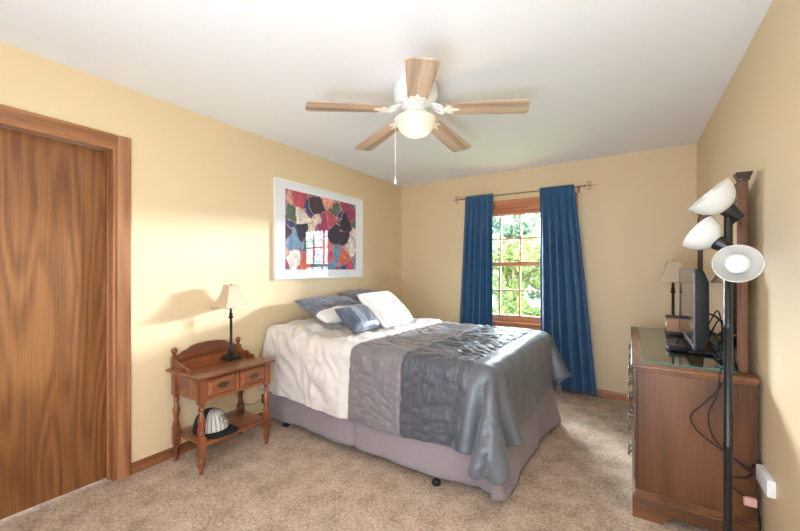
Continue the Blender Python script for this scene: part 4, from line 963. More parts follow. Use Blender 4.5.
-1,-1,0,1,-1,1,0,0,0,0,1,-1,1,-1,1,0,0,0,0,0,0,0,0,0,0,0,0,0,0,0,0,0,0,0,0,0,0,0,0,0,0,0,0,0,0,0,0,0,0,0,0,0,0,0,0,0,0,0,0,0,0,0,0,0,0,0,0,1,-1,0,
-1,-1,1,-2,1,0,0,0,0,1,0,0,0,1,0,0,0,0,0,0,0,0,0,0,0,0,0,0,0,0,0,0,0,0,0,0,0,0,0,0,0,0,0,0,0,0,0,0,0,0,0,0,0,0,0,0,0,0,0,0,0,0,0,0,0,0,0,0,0,0,
0,-1,1,0,0,-1,0,1,0,-1,1,0,0,0,0,0,0,0,0,0,0,0,0,0,0,0,0,0,0,0,0,0,0,0,0,0,0,0,0,0,0,0,0,0,0,0,0,0,0,0,0,0,0,0,0,0,0,0,0,0,0,1,-1,0,1,0,0,-1,1,0,
0,2,-1,0,0,1,-1,0,0,0,0,0,-1,1,-1,0,0,0,0,0,0,0,0,0,0,0,0,0,0,0,0,0,0,0,0,0,0,0,0,0,0,0,0,0,0,0,0,0,0,0,0,0,0,0,0,0,0,0,0,1,-1,0,1,0,0,0,1,1,-1,0,
2,0,0,1,0,-1,1,-1,0,0,-2,1,0,-1,0,0,0,0,0,0,0,0,0,0,0,0,0,0,0,0,0,0,0,0,0,0,0,0,0,0,0,0,0,0,0,0,0,0,0,0,0,0,0,0,0,0,0,0,1,-1,1,0,0,1,0,0,0,0,1,0,
-1,2,-1,0,0,0,0,0,0,0,0,0,1,-1,0,0,0,0,0,0,0,0,0,0,0,0,0,0,0,0,0,0,0,0,0,0,0,0,0,0,0,0,0,0,0,0,0,0,0,0,0,0,0,0,0,0,0,0,0,0,1,0,1,-1,1,0,0,0,1,0,
0,0,0,0,0,0,0,0,0,0,0,0,0,0,0,0,0,0,0,0,0,0,0,0,0,0,0,0,0,0,0,0,0,0,0,0,0,0,0,0,0,0,0,0,0,0,0,0,0,0,0,0,0,0,0,0,0,0,0,1,-1,1,0,0,0,1,0,1,-1,1,
0,0,0,0,0,0,0,0,0,0,0,0,1,0,-1,0,0,0,0,0,0,0,0,0,0,0,0,0,0,0,0,0,0,0,0,0,0,0,0,0,0,0,0,0,0,0,0,0,0,0,0,0,0,0,0,0,1,-1,0,0,1,0,0,1,0,0,0,0,1,0,
1,-1,0,0,0,0,0,0,0,0,1,-1,0,0,0,0,0,0,0,0,0,0,0,0,0,0,0,0,0,0,0,0,0,0,0,0,0,0,0,0,0,0,0,0,0,0,0,0,0,0,0,0,0,0,0,0,0,0,0,0,0,0,1,0,0,1,0,0,1,0,
-1,1,0,0,0,0,0,0,0,0,0,0,0,0,0,0,0,0,0,0,0,0,0,0,0,0,0,0,0,0,0,0,0,0,0,0,0,0,0,0,0,0,0,0,0,0,0,0,0,0,0,0,0,0,0,0,0,0,0,0,1,0,0,0,1,0,0,1,-1,1,
0,0,0,0,0,0,0,0,0,0,-1,1,0,1,-1,0,0,0,0,0,0,0,0,0,0,0,0,0,0,0,0,0,0,0,0,0,0,0,0,0,0,0,0,0,0,0,0,0,0,0,0,0,0,0,0,0,0,0,0,1,-1,1,0,1,0,-1,1,0,1,0,
0,0,0,0,0,0,0,0,0,0,1,-1,0,0,0,0,0,0,0,0,0,0,0,0,0,0,0,0,0,0,0,0,0,0,0,0,0,0,0,0,0,0,0,0,0,0,0,0,0,0,0,0,0,0,0,0,0,0,0,0,1,0,0,0,0,1,0,0,1,0,
0,0,0,0,0,0,0,0,0,0,-1,1,1,-1,0,0,0,0,0,0,0,0,0,0,0,0,0,0,0,0,0,0,0,0,0,0,0,0,0,0,0,0,0,0,0,0,0,0,0,0,0,0,0,0,0,0,0,0,0,0,0,1,0,0,1,0,0,1,-1,0,
-1,1,0,0,0,0,0,0,0,0,1,0,-1,0,1,-1,0,0,0,0,0,0,0,0,0,0,0,0,0,0,0,0,0,0,0,0,0,0,0,0,0,0,0,0,0,0,0,0,0,0,0,0,0,0,0,0,0,0,0,0,1,-1,1,0,0,1,0,0,1,0,
0,0,0,0,0,0,0,0,0,0,0,0,0,1,-1,0,0,0,0,0,0,0,0,0,0,0,0,0,0,0,0,0,0,0,0,0,0,0,0,0,0,0,0,0,0,0,0,0,0,0,0,0,0,0,0,0,0,-1,1,1,-1,1,0,1,0,-1,1,0,0,1,
1,-1,0,0,0,0,0,0,0,0,-1,1,0,1,-2,1,0,0,0,0,0,0,0,0,0,0,0,0,0,0,0,0,0,0,0,0,0,0,0,0,0,0,0,0,0,0,0,0,0,0,0,0,0,0,0,0,0,0,1,-1,1,0,0,0,0,1,0,1,0,0,
-1,1,0,0,0,0,0,0,0,0,0,0,0,0,2,-2,0,0,0,0,0,0,0,0,0,0,0,0,0,0,0,0,0,0,0,0,0,0,0,0,0,0,0,0,0,0,0,0,0,0,0,0,0,0,0,0,0,0,-1,1,0,0,1,0,0,1,0,0,0,1,
0,0,0,0,0,0,0,0,0,0,0,-1,2,-1,-2,2,0,0,0,0,0,0,0,0,0,0,0,0,0,0,0,0,0,0,0,0,0,0,0,0,0,0,0,0,0,0,0,0,0,0,0,0,0,0,0,0,0,0,0,0,0,1,-1,1,1,-1,1,0,1,0,
2,-2,0,0,0,0,0,0,0,0,0,1,-2,0,1,0,0,0,0,0,0,0,0,0,0,0,0,0,0,0,0,0,0,0,0,0,0,0,0,0,0,0,0,0,0,0,0,0,0,0,0,0,0,0,0,0,0,0,0,0,1,0,0,0,0,2,0,1,0,1,
7,-7,-1,0,0,0,-1,0,0,0,0,0,4,-3,1,0,1,0,0,-1,0,1,0,-1,0,0,0,1,-1,0,0,0,0,0,0,0,0,0,0,0,0,0,0,0,0,0,0,0,0,0,0,0,0,0,0,0,0,0,-1,0,1,1,3,1,1,1,1,0,1,1,
-7,-5,-1,-1,0,-1,1,0,-1,0,-1,2,7,8,-2,0,-1,-2,1,0,0,-1,0,1,0,0,0,-1,1,0,0,0,0,0,0,0,0,0,0,0,0,0,0,0,0,0,0,0,0,0,0,0,0,0,0,-1,-1,0,2,5,3,3,0,1,1,0,1,0,1,-1,
-29,1,-1,1,-1,0,0,-1,0,-1,-1,4,4,6,4,0,-3,2,-2,0,0,0,-1,0,0,0,0,0,0,-1,0,0,0,0,0,0,0,0,0,0,0,0,0,0,0,0,0,0,0,-1,0,0,0,0,0,-1,-1,3,-2,2,4,3,5,5,3,3,2,2,1,2,
-30,-1,0,0,0,0,-1,0,0,0,1,0,2,1,1,-1,2,-2,-1,0,0,-1,1,-1,0,0,0,-1,0,1,0,0,0,-1,0,0,0,0,0,0,0,0,0,0,0,0,0,0,0,1,0,0,0,0,0,1,-4,2,10,-1,-2,1,2,0,3,3,4,4,4,3,
-34,1,1,-1,0,0,0,0,0,0,-1,1,-1,1,1,-2,-2,1,0,1,-1,0,-1,1,0,-1,0,1,0,0,-1,0,0,1,0,0,0,0,0,0,0,0,0,-1,0,0,0,0,0,0,0,0,0,0,2,0,-2,1,8,6,2,-3,-2,1,0,0,0,0,1,2,
-35,0,-1,0,0,0,0,0,0,0,0,-1,1,0,1,1,-1,-1,1,-1,0,0,1,-1,0,1,-1,0,0,0,0,0,0,0,0,0,0,0,0,0,0,0,0,1,0,-1,0,0,0,0,0,0,0,0,2,0,-1,0,2,10,0,6,-3,-4,0,1,0,1,0,-1,
-35,-1,0,0,0,0,0,0,0,0,0,1,0,0,0,0,2,-1,-1,-1,0,1,-1,1,-1,0,0,0,0,0,1,-1,0,0,0,0,0,0,0,0,0,0,0,0,0,1,0,-1,0,0,0,0,0,1,1,-1,1,-1,0,2,10,-3,8,4,-6,-3,-1,1,0,1,
-36,0,0,0,0,0,0,0,0,0,1,-1,0,0,0,0,0,1,0,0,0,-1,0,0,0,0,1,-1,0,0,0,1,-1,0,0,0,0,0,0,0,0,0,0,0,0,0,0,1,0,0,-1,0,1,1,0,0,0,-1,0,1,5,7,-4,5,9,-7,-2,-3,0,1,
-36,0,0,0,1,0,0,0,0,-1,0,0,0,0,0,1,0,0,0,0,0,-1,1,-1,1,-1,0,1,-1,0,0,0,1,0,0,-1,0,0,0,0,0,0,0,0,0,0,0,0,0,0,1,0,-1,2,-1,1,-1,1,-2,0,3,6,4,-4,3,13,-4,-5,-2,-2,
-36,0,1,0,-1,0,0,0,0,1,-1,0,1,0,0,-1,0,0,1,0,0,1,-2,0,0,1,-1,0,1,-1,0,0,0,0,0,1,0,0,0,-1,0,0,0,0,0,0,0,0,0,0,0,0,1,1,0,-1,1,-1,0,0,0,3,6,2,-4,0,16,0,-6,-3,
-35,0,-1,0,0,0,0,0,0,0,0,1,-1,0,0,0,1,0,-1,1,-1,0,1,0,0,-1,1,-1,0,1,0,-1,0,0,0,0,0,0,0,1,0,0,0,0,0,0,-1,0,0,0,0,1,0,0,1,0,0,0,0,-1,-1,2,5,4,1,-3,-3,17,4,-6,
-36,0,0,0,0,0,0,0,1,-1,1,-1,0,0,1,0,-1,0,1,-1,1,0,0,0,-1,0,0,1,-1,0,0,1,0,-1,0,0,0,0,0,0,0,0,0,0,0,0,1,0,0,0,0,-1,2,0,0,-1,0,1,-1,0,0,0,2,6,2,1,-4,-5,15,11,
-36,1,0,0,0,0,0,0,-1,1,-1,0,0,1,-1,0,0,0,0,0,0,0,0,0,0,1,-1,0,0,0,0,0,0,1,-1,0,0,0,0,0,0,0,0,0,0,0,0,0,0,0,0,1,0,1,-1,1,0,-1,1,-1,-1,0,1,3,5,3,-1,-3,-5,10,
-35,-1,0,0,0,0,0,0,1,-1,0,0,1,-1,0,0,0,1,-1,1,-1,0,0,0,0,0,0,0,1,-1,0,0,0,0,1,0,0,-1,0,0,0,0,0,0,0,0,0,0,0,0,1,0,1,-1,1,0,-1,1,-1,0,0,0,0,2,3,4,3,-1,-4,-6,
]
CN = (70, 64)
raw = np.stack([np.array(q).reshape(CN[1], CN[0]) for q in (QUILT_X, QUILT_Y, QUILT_Z)], -1)
pos = np.cumsum(np.cumsum(raw, axis=1), axis=0) * 0.001


def refine(p):
    """double a grid of points with a smooth cubic"""
    for ax in (0, 1):
        p = np.moveaxis(p, ax, 0)
        q = np.concatenate([2 * p[:1] - p[1:2], p, 2 * p[-1:] - p[-2:-1]])
        mid = (-q[:-3] + 9 * q[1:-2] + 9 * q[2:-1] - q[3:]) / 16
        n = np.empty((2 * len(p) - 1,) + p.shape[1:])
        n[0::2] = p
        n[1::2] = mid
        p = np.moveaxis(n, 0, ax)
    return p


pos = refine(refine(pos))
NJ, NI = pos.shape[:2]
du = np.gradient(pos, axis=1)
dw = np.gradient(pos, axis=0)
nor = np.cross(du, dw)
nor /= np.linalg.norm(nor, axis=2, keepdims=True) + 1e-9
LX, LY2 = 2.325, 2.29


def ridge(x, y, z):
    return 1 - 2 * abs(noise.noise(Vector((x, y, z))))


for j in range(NJ):
    ry = LY2 * j / (NJ - 1)
    for i in range(NI):
        rx = LX * i / (NI - 1)
        w1 = noise.noise(Vector((rx * 2.2, ry * 2.2, 5.0)))
        if rx < B1:            # crumpled ivory end with slanting creases
            h_ = 0.018 * ridge(rx * 3.2 + ry * 2.2 + w1, ry * 4.2 - rx * 2.4, 1.0) + 0.011 * ridge(rx * 9 + w1 * 2, ry * 8 + rx * 5, 2.0)
            h_ *= min(1.0, (B1 - rx) / 0.06)
        elif rx < B3:          # puckered quilting
            h_ = 0.011 * ridge(rx * 6.5 + 0.8 * w1, ry * 16 + 2.5 * w1, 3.0) + 0.004 * noise.noise(Vector((rx * 22, ry * 30, 4.0)))
            h_ *= 1.35 if rx > B2 else 1.0
            h_ *= min(1.0, (rx - B1) / 0.02, (B3 - rx) / 0.02, max(0.25, abs(rx - B2) / 0.02))
        else:                  # satin end with long soft folds
            h_ = 0.004 * ridge(rx * 2.0, ry * 5.5 + w1, 6.0) + 0.0025 * ridge(rx * 6, ry * 7, 7.0)
            h_ *= min(1.0, (rx - B3) / 0.05)
        pos[j, i] += nor[j, i] * h_
me = bpy.data.meshes.new('comforter')
fs = [(j * NI + i, j * NI + i + 1, (j + 1) * NI + i + 1, (j + 1) * NI + i) for j in range(NJ - 1) for i in range(NI - 1)]
me.from_pydata([tuple(p) for p in pos.reshape(-1, 3)], [], fs)
uvl = me.uv_layers.new(name='rest')
vi = np.empty(len(me.loops), np.int32)
me.loops.foreach_get('vertex_index', vi)
uvl.data.foreach_set('uv', np.stack([LX * (vi % NI) / (NI - 1), LY2 * (vi // NI) / (NJ - 1)], 1).astype(np.float32).ravel())
me.polygons.foreach_set('use_smooth', [True] * len(me.polygons))
me.materials.append(M['comforter'])
o = bpy.data.objects.new('comforter', me)
COL.objects.link(o)
o.location = bed.location; o.rotation_euler = bed.rotation_euler
md = o.modifiers.new('thickness', 'SOLIDIFY'); md.thickness = 0.014; md.offset = 1
tag(o, 'quilted comforter in ivory, taupe, charcoal and slate bands draped over the bed', 'comforter')


# ------------------------------------------------------------------ pillows
def pillow_fn(W, Hh, t, flange=0.0, seed=0):
    def fn(u, v, sgn):
        a, c = 2 * u - 1, 2 * v - 1
        e = (1 - abs(a) ** 2.6) * (1 - abs(c) ** 2.6)
        pinch = 1 - 0.07 * (1 - abs(a * c)) * max(abs(a), abs(c)) ** 4
        z = t * max(0.0, e) ** 0.48
        z += 0.010 * noise.noise(Vector((a * 2.3 + seed, c * 2.3, sgn))) * min(1, e * 3) + 0.004 * noise.noise(Vector((a * 7 + seed, c * 7, sgn))) * min(1, e * 3)
        return (a * W / 2 * (pinch if abs(a) >= abs(c) else 1 - 0.02), c * Hh / 2 * (pinch if abs(c) > abs(a) else 1 - 0.02), sgn * z)
    return fn


def pillow_mesh(name, mats, W, Hh, t, parent=None, seed=0, n=30):
    fn = pillow_fn(W, Hh, t, 0, seed)
    mb = MB()
    mb.grid(lambda u, v: fn(u, v, 1), n, n)
    mb.grid(lambda u, v: fn(u, 1 - v, -1), n, n)
    bmesh.ops.remove_doubles(mb.bm, verts=mb.bm.verts, dist=0.0015)
    o = mb.build(name, mats, parent, 180)
    return o


def pose(o, BLc, yaw, lean, W, Hh, lift):
    """bottom edge starts at BLc and runs along +Y turned by yaw; leans back by lean"""
    u = Vector((-math.sin(yaw), math.cos(yaw), 0))
    nn = Vector((-math.cos(yaw), -math.sin(yaw), 0))
    w = nn * math.cos(lean) + Vector((0, 0, math.sin(lean)))
    z = u.cross(w)
    c = Vector(BLc) + u * W / 2 + w * Hh / 2 + z * lift
    mt = Matrix((u, w, z)).transposed().to_4x4()
    mt.translation = c
    o.matrix_world = mt


def satin(name, a, c, rough, stripe=None, pattern=False):
    m, nt, b = new_mat(name)
    v = coords(nt)
    n = N(nt, 'ShaderNodeTexNoise', Scale=22.0 if pattern else 6.0, Detail=3.0, Distortion=1.5 if pattern else 0.3)
    nt.links.new(v, n.inputs['Vector'])
    r = ramp(nt, n.outputs[0], [(0.42 if pattern else 0.3, lin(a)), (0.58 if pattern else 0.7, lin(c))])
    out = r.outputs[0]
    if stripe:
        sp = N(nt, 'ShaderNodeSeparateXYZ')
        nt.links.new(v, sp.inputs[0])
        x0, x1, col, axis = stripe
        k = N(nt, 'ShaderNodeMapRange')
        k.inputs['From Min'].default_value = -0.5
        k.inputs['From Max'].default_value = 0.5
        nt.links.new(sp.outputs[axis], k.inputs[0])
        rs = ramp(nt, k.outputs[0], [(0.0, (0, 0, 0, 1)), (max(0.0, x0 + 0.5), (1, 1, 1, 1)), (x1 + 0.5, (0, 0, 0, 1))], 'CONSTANT')
        mxc = N(nt, 'ShaderNodeMix', data_type='RGBA')
        nt.links.new(rs.outputs[0], mxc.inputs[0])
        nt.links.new(out, mxc.inputs[6])
        mxc.inputs[7].default_value = lin(col)
        out = mxc.outputs[2]
    nt.links.new(out, b.inputs['Base Color'])
    b.inputs['Roughness'].default_value = rough
    b.inputs['Sheen Weight'].default_value = 0.2
    n2 = N(nt, 'ShaderNodeTexNoise', Scale=14.0, Detail=4.0)
    nt.links.new(v, n2.inputs['Vector'])
    bump(nt, b, n2.outputs[0], 0.35, 0.01)
    return m


M['sham'] = satin('grey_blue_brocade', (74, 77, 90), (122, 126, 142), 0.45, (-0.5, -0.085, (232, 228, 224), 1), True)
M['dark_pillow'] = satin('dark_grey_satin', (94, 90, 98), (122, 118, 128), 0.5)
M['cushion'] = satin('slate_blue_satin', (64, 72, 86), (88, 97, 112), 0.42, (-0.075, 0.0, (132, 140, 152), 0))
M['white_pillow'] = plain('white_pillow_cotton', (240, 236, 230), 0.9, noise_scale=8, noise_amt=0.01, bump_s=0.25)

o = pillow_mesh('pillow', M['sham'], 0.65, 0.47, 0.065, seed=3)
pose(o, (-2.10, 2.14, 0.815), R(-4), R(20), 0.65, 0.47, 0.045)
tag(o, 'grey blue brocade pillow with a white end panel, nearest the nightstand', 'pillow')
o = pillow_mesh('pillow', M['dark_pillow'], 0.62, 0.46, 0.07, seed=5)
pose(o, (-2.19, 2.80, 0.815), R(0), R(24), 0.62, 0.46, 0.05)
tag(o, 'dark grey satin pillow at the back, half behind the white pillow', 'pillow')
o = pillow_mesh('pillow', M['white_pillow'], 0.60, 0.40, 0.075, seed=8)
pose(o, (-1.745, 2.47, 0.785), R(7), R(44), 0.60, 0.40, 0.02)
tag(o, 'plain white pillow leaning on the other pillows near the window', 'pillow')
o = pillow_mesh('cushion', M['cushion'], 0.39, 0.27, 0.055, seed=9)
pose(o, (-1.79, 2.11, 0.785), R(1), R(41), 0.39, 0.27, 0.03)
tag(o, 'small slate blue cushion with one pale stripe in front of the pillows', 'cushion')

# ------------------------------------------------------------------ nightstand
ns = thing('nightstand', 'reddish brown nightstand with turned legs, two drawers and a low gallery', 'nightstand', (-2.443, 1.470, 0))
ns.scale = (1, 1.06, 1.015)
mb = MB()
mb.box(-0.196, 0.215, -0.272, 0.268, 0.597, 0.615, 0.006, 3)
mb.build('top', M['maple_y'], ns)
FX, BX, LY = 0.165, -0.150, 0.226
turn = [(0, 0), (0.011, 0), (0.013, 0.012), (0.010, 0.022), (0.016, 0.040), (0.021, 0.060), (0.017, 0.076), (0.021, 0.082), (0.021, 0.090), (0.015, 0.098), (0.018, 0.108), (0.022, 0.115)]
turn2 = [(0.022, 0.232), (0.016, 0.240), (0.020, 0.248), (0.020, 0.256), (0.014, 0.264), (0.012, 0.280), (0.017, 0.305), (0.022, 0.330), (0.021, 0.345), (0.014, 0.372), (0.011, 0.392), (0.018, 0.402), (0.018, 0.410), (0.013, 0.418), (0.018, 0.432), (0.022, 0.442)]
for (x, y) in ((FX, -LY), (FX, LY), (BX, -LY), (BX, LY)):
    mb = MB()
    mb.lathe(turn, (x, y, 0), 20)
    mb.box(x - 0.021, x + 0.021, y - 0.021, y + 0.021, 0.113, 0.234, 0.007, 2)
    mb.lathe(turn2, (x, y, 0), 20)
    mb.box(x - 0.0215, x + 0.0215, y - 0.0215, y + 0.0215, 0.440, 0.597, 0.002)
    mb.build('leg', M['maple_z'], ns)
mb = MB()
for s in (-1, 1):
    mb.box(BX, FX, s * LY - 0.008, s * LY + 0.008, 0.450, 0.597)
mb.box(BX - 0.008, BX + 0.008, -LY, LY, 0.450, 0.597)
mb.box(FX - 0.006, FX + 0.012, -LY, LY, 0.448, 0.470, 0.002)
mb.box(FX - 0.006, FX + 0.012, -LY, LY, 0.588, 0.597)
mb.box(FX - 0.006, FX + 0.012, -0.012, 0.012, 0.470, 0.588)
mb.box(BX, FX - 0.004, -LY, LY, 0.452, 0.460)
mb.build('apron', M['maple_y'], ns)
mb = MB(); mb.box(BX - 0.02, FX + 0.022, -LY + 0.0, LY - 0.0, 0.172, 0.190, 0.005, 2)
mb.build('shelf', M['maple_y'], ns)
for y in (-0.1085, 0.1085):
    mb = MB()
    a, zz0, zz1 = 0.092, 0.474, 0.584
    mb.box(FX - 0.02, FX + 0.018, y - a, y + a, zz0, zz1, 0.004)
    # raised field with sloping edges
    t = bmesh.new()
    q = [[(FX + 0.017, y + sy * (a - 0.006), z) for sy, z in ((-1, zz0 + .006), (1, zz0 + .006), (1, zz1 - .006), (-1, zz1 - .006))],
         [(FX + 0.028, y + sy * (a - 0.026), z) for sy, z in ((-1, zz0 + .026), (1, zz0 + .026), (1, zz1 - .026), (-1, zz1 - .026))]]
    A = [t.verts.new(p) for p in q[0]]; B = [t.verts.new(p) for p in q[1]]
    t.faces.new(B)
    for i in range(4):
        t.faces.new((A[i], A[(i + 1) % 4], B[(i + 1) % 4], B[i]))
    mb._merge(t)
    dr = mb.build('drawer', M['maple_y'], ns, 20)
    mb = MB()
    zc = (zz0 + zz1) / 2 + 0.006
    plate = []
    for i in range(40):
        an = 2 * PI * i / 40
        rr = 1 + 0.22 * math.cos(4 * an) + 0.10 * math.cos(8 * an)
        plate.append((y + 0.034 * rr * math.cos(an), zc + 0.015 * rr * math.sin(an)))
    mb.prism(plate, 'x', FX + 0.027, FX + 0.0305)
    for s in (-1, 1):
        mb.lathe([(0, 0), (0.006, 0.002), (0.006, 0.010), (0.004, 0.016), (0, 0.017)], (0, 0, 0), 10, Matrix.Translation((FX + 0.029, y + s * 0.026, zc)) @ Matrix.Rotation(PI / 2, 4, 'Y'))
    mb.tube([(FX + 0.041, y - 0.026, zc), (FX + 0.044, y - 0.024, zc - 0.012), (FX + 0.045, y, zc - 0.020), (FX + 0.044, y + 0.024, zc - 0.012), (FX + 0.041, y + 0.026, zc)], 0.0032, 8, 5)
    mb.build('bail_pull', M['pewter'], dr)
# gallery: arched back board, two ball finials, scrolled side rails
half = [(0.0, 0.140), (0.07, 0.137), (0.12, 0.126), (0.135, 0.112), (0.15, 0.104), (0.175, 0.098), (0.19, 0.082), (0.215, 0.078)]
poly = [(-0.215, 0.615)] + [(-y, 0.615 + z) for y, z in half[::-1]] + [(y, 0.615 + z) for y, z in half[1:]] + [(0.215, 0.615)]
mb = MB(); mb.prism(poly, 'x', -0.190, -0.176, 0.002)
mb.build('gallery_back', M['maple_y'], ns, 40)
for s in (-1, 1):
    mb = MB()
    mb.box(-0.198, -0.166, s * 0.225 - 0.016, s * 0.225 + 0.016, 0.615, 0.690, 0.003)
    mb.lathe([(0.016, 0.688), (0.008, 0.694), (0.012, 0.700), (0.007, 0.706), (0.014, 0.714), (0.0185, 0.726), (0.0175, 0.738), (0.011, 0.747), (0, 0.750)], (-0.182, s * 0.225, 0), 18)
    mb.build('finial_post', M['maple_z'], ns)
    side = [(-0.168, 0.615), (-0.168, 0.675), (-0.140, 0.668), (-0.110, 0.655), (-0.085, 0.650), (-0.07, 0.658), (-0.055, 0.655), (-0.045, 0.642), (-0.02, 0.636), (0.0, 0.642), (0.014, 0.638), (0.022, 0.624), (0.024, 0.615)]
    mb = MB(); mb.prism(side, 'y', s * 0.225 - 0.007, s * 0.225 + 0.007, 0.0015)
    mb.build('gallery_side', M['maple_y'], ns, 40)


# ------------------------------------------------------------------ table lamps
def make_lamp(label, loc, rz=0.0):
    t = thing('table_lamp', label, 'lamp', loc, rz, 'black table lamps with cream shades')
    mb = MB()
    mb.box(-0.055, 0.055, -0.055, 0.055, 0.0, 0.014, 0.004)
    mb.box(-0.046, 0.046, -0.046, 0.046, 0.014, 0.024, 0.004)
    q = 2 ** 0.5
    mb.lathe([(0.044 * q, 0.023), (0.036 * q, 0.030), (0.018 * q, 0.036), (0.015 * q, 0.046), (0, 0.046)], seg=4)
    mb.build('base', M['black'], t, 30)
    mb = MB()
    mb.lathe([(0.016, 0.044), (0.020, 0.050), (0.014, 0.058), (0.018, 0.066), (0.012, 0.076), (0.0105, 0.085), (0.009, 0.30), (0.013, 0.306), (0.020, 0.314), (0.013, 0.322), (0.010, 0.330), (0.016, 0.338), (0.010, 0.346), (0.009, 0.400), (0.016, 0.404), (0.016, 0.44), (0, 0.44)], seg=18)
    mb.build('column', M['black'], t, 40)
    # square bell shade, open at top and bottom
    prof = []
    for k in range(13):
        u = k / 12
        prof.append(((0.040 + 0.060 * (0.35 * u + 0.65 * u ** 2.2)) * q, 0.556 - 0.165 * u))
    mb = MB(); mb.lathe(prof, seg=4)
    o = mb.build('lamp_shade', M['shade'], t, 50)
    md = o.modifiers.new('thickness', 'SOLIDIFY'); md.thickness = 0.002
    mb = MB()
    mb.tube([(0, 0, 0.44), (0, 0, 0.56)], 0.003, 8)
    for a in (0, PI / 2):
        mb.tube([(0.041 * math.cos(a), 0.041 * math.sin(a), 0.552), (-0.041 * math.cos(a), -0.041 * math.sin(a), 0.552)], 0.0016, 6)
    mb.lathe([(0, 0.568), (0.004, 0.565), (0.005, 0.56), (0.003, 0.555), (0, 0.553)], seg=10)
    mb.build('shade_spider', M['brass'], t)
    mb = MB()
    mb.lathe([(0.012, 0.438), (0.013, 0.455), (0.026, 0.485), (0.027, 0.505), (0.018, 0.524), (0, 0.532)], seg=16)
    mb.build('light_bulb', M['white_plastic'], t)
    return t


lamp = make_lamp('black table lamp with a cream bell shade on the nightstand', (-2.525, 1.585, 0.6243))
lamp2 = copy_tree(lamp)
lamp2.location = (0.29, 3.56, 0.806)
lamp2['label'] = 'black table lamp with a cream bell shade on the dresser, behind the television'
mb = MB()
mb.tube([(-0.05, 0.03, 0.006), (-0.075, 0.06, 0.004), (-0.088, 0.078, 0.05), (-0.105, 0.081, 0.090), (-0.124, 0.082, 0.086), (-0.130, 0.083, 0.03), (-0.130, 0.09, -0.15), (-0.126, 0.115, -0.30), (-0.10, 0.16, -0.40), (-0.085, 0.24, -0.435), (-0.10, 0.33, -0.43), (-0.108, 0.375, -0.425)], 0.003, 6, 6)
mb.build('power_cord', M['lamp_cord'], lamp)
pa = thing('power_adapter', 'black power adapter plugged in low on the wall beside the bed', 'adapter', (XL, 1.965, 0.19))
mb = MB(); mb.box(0.002, 0.038, -0.018, 0.018, -0.038, 0.036, 0.004)
mb.build('adapter_body', M['black_plastic'], pa)
mb = MB(); mb.tube([(0.02, 0.0, -0.036), (0.022, 0.004, -0.07), (0.026, 0.02, -0.12), (0.03, 0.05, -0.183)], 0.003, 7, 6)
mb.build('cord', M['cable'], pa)

# ------------------------------------------------------------------ cap on the shelf
m, nt, b = new_mat('grey_pinstripe_cloth')
v = coords(nt)
sp = N(nt, 'ShaderNodeSeparateXYZ'); nt.links.new(v, sp.inputs[0])
at = N(nt, 'ShaderNodeMath', operation='ARCTAN2')
nt.links.new(sp.outputs[1], at.inputs[0]); nt.links.new(sp.outputs[0], at.inputs[1])
ml = N(nt, 'ShaderNodeMath', operation='MULTIPLY'); ml.inputs[1].default_value = 26
nt.links.new(at.outputs[0], ml.inputs[0])
sn = N(nt, 'ShaderNodeMath', operation='SINE'); nt.links.new(ml.outputs[0], sn.inputs[0])
r = ramp(nt, sn.outputs[0], [(0.55, lin((206, 200, 192))), (0.93, lin((120, 112, 108)))])
nt.links.new(r.outputs[0], b.inputs['Base Color']); b.inputs['Roughness'].default_value = 0.9
M['pinstripe'] = m
M['cap_black'] = plain('black_cap_cloth', (22, 21, 24), 0.85)
M['cap_red'] = plain('crimson_cap_cloth', (196, 40, 66), 0.8)
cap = thing('baseball_cap', 'baseball cap with pinstriped grey front and black brim on the nightstand shelf', 'cap', (-2.425, 1.375, 0.1932), R(10))
cap.scale = (1.12, 1.12, 1.0)


def dome(u0, u1, off=0.0):
    def fn(u, v):
        a = u0 + (u1 - u0) * u
        e = v * PI / 2
        rx, ry, rz_ = 0.108 + off, 0.092 + off, 0.140 + off
        x, y, z = rx * math.cos(a) * math.cos(e) ** 0.75, ry * math.sin(a) * math.cos(e) ** 0.75, rz_ * math.sin(e)
        if math.cos(a) > 0:
            z += 0.010 * math.cos(a) * math.cos(e)
        return (x, y, z + 0.004)
    return fn


mb = MB(); mb.grid(dome(-R(62), R(62)), 30, 14); bmesh.ops.remove_doubles(mb.bm, verts=mb.bm.verts, dist=0.0005)
o = mb.build('front_panel', M['pinstripe'], cap, 60); md = o.modifiers.new('t', 'SOLIDIFY'); md.thickness = 0.002
mb = MB(); mb.grid(dome(R(62), R(298)), 40, 14); bmesh.ops.remove_doubles(mb.bm, verts=mb.bm.verts, dist=0.0005)
o = mb.build('back_panel', M['cap_black'], cap, 60); md = o.modifiers.new('t', 'SOLIDIFY'); md.thickness = 0.002
mb = MB(); mb.lathe([(0.009, 0.141), (0.007, 0.148), (0, 0.150)], seg=12)
mb.build('button', M['cap_black'], cap)
mb = MB(); mb.grid(lambda u, v: (lambda p: (p[0], p[1], p[2]))(dome(R(270), R(296), 0.0025)(u, 0.04 + 0.42 * v)), 10, 8)
mb.build('side_patch', M['cap_red'], cap, 60)


def brim(u, v):
    a = -R(66) + R(132) * u
    base = Vector((0.108 * math.cos(a), 0.092 * math.sin(a), 0.014 + 0.010 * math.cos(a)))
    ext = 0.085 * (math.cos(a * 0.98) ** 0.6 if math.cos(a * .98) > 0 else 0)
    s = math.sin(a) / math.sin(R(66))
    return base + Vector((ext * v, 0.012 * v * s, -0.012 * v * (0.3 + abs(s) ** 2)))


mb = MB(); mb.grid(brim, 24, 8)
o = mb.build('brim', M['cap_black'], cap, 60)
md = o.modifiers.new('t', 'SOLIDIFY'); md.thickness = 0.003; md.offset = 1; md.material_offset = 0; md.material_offset_rim = 0
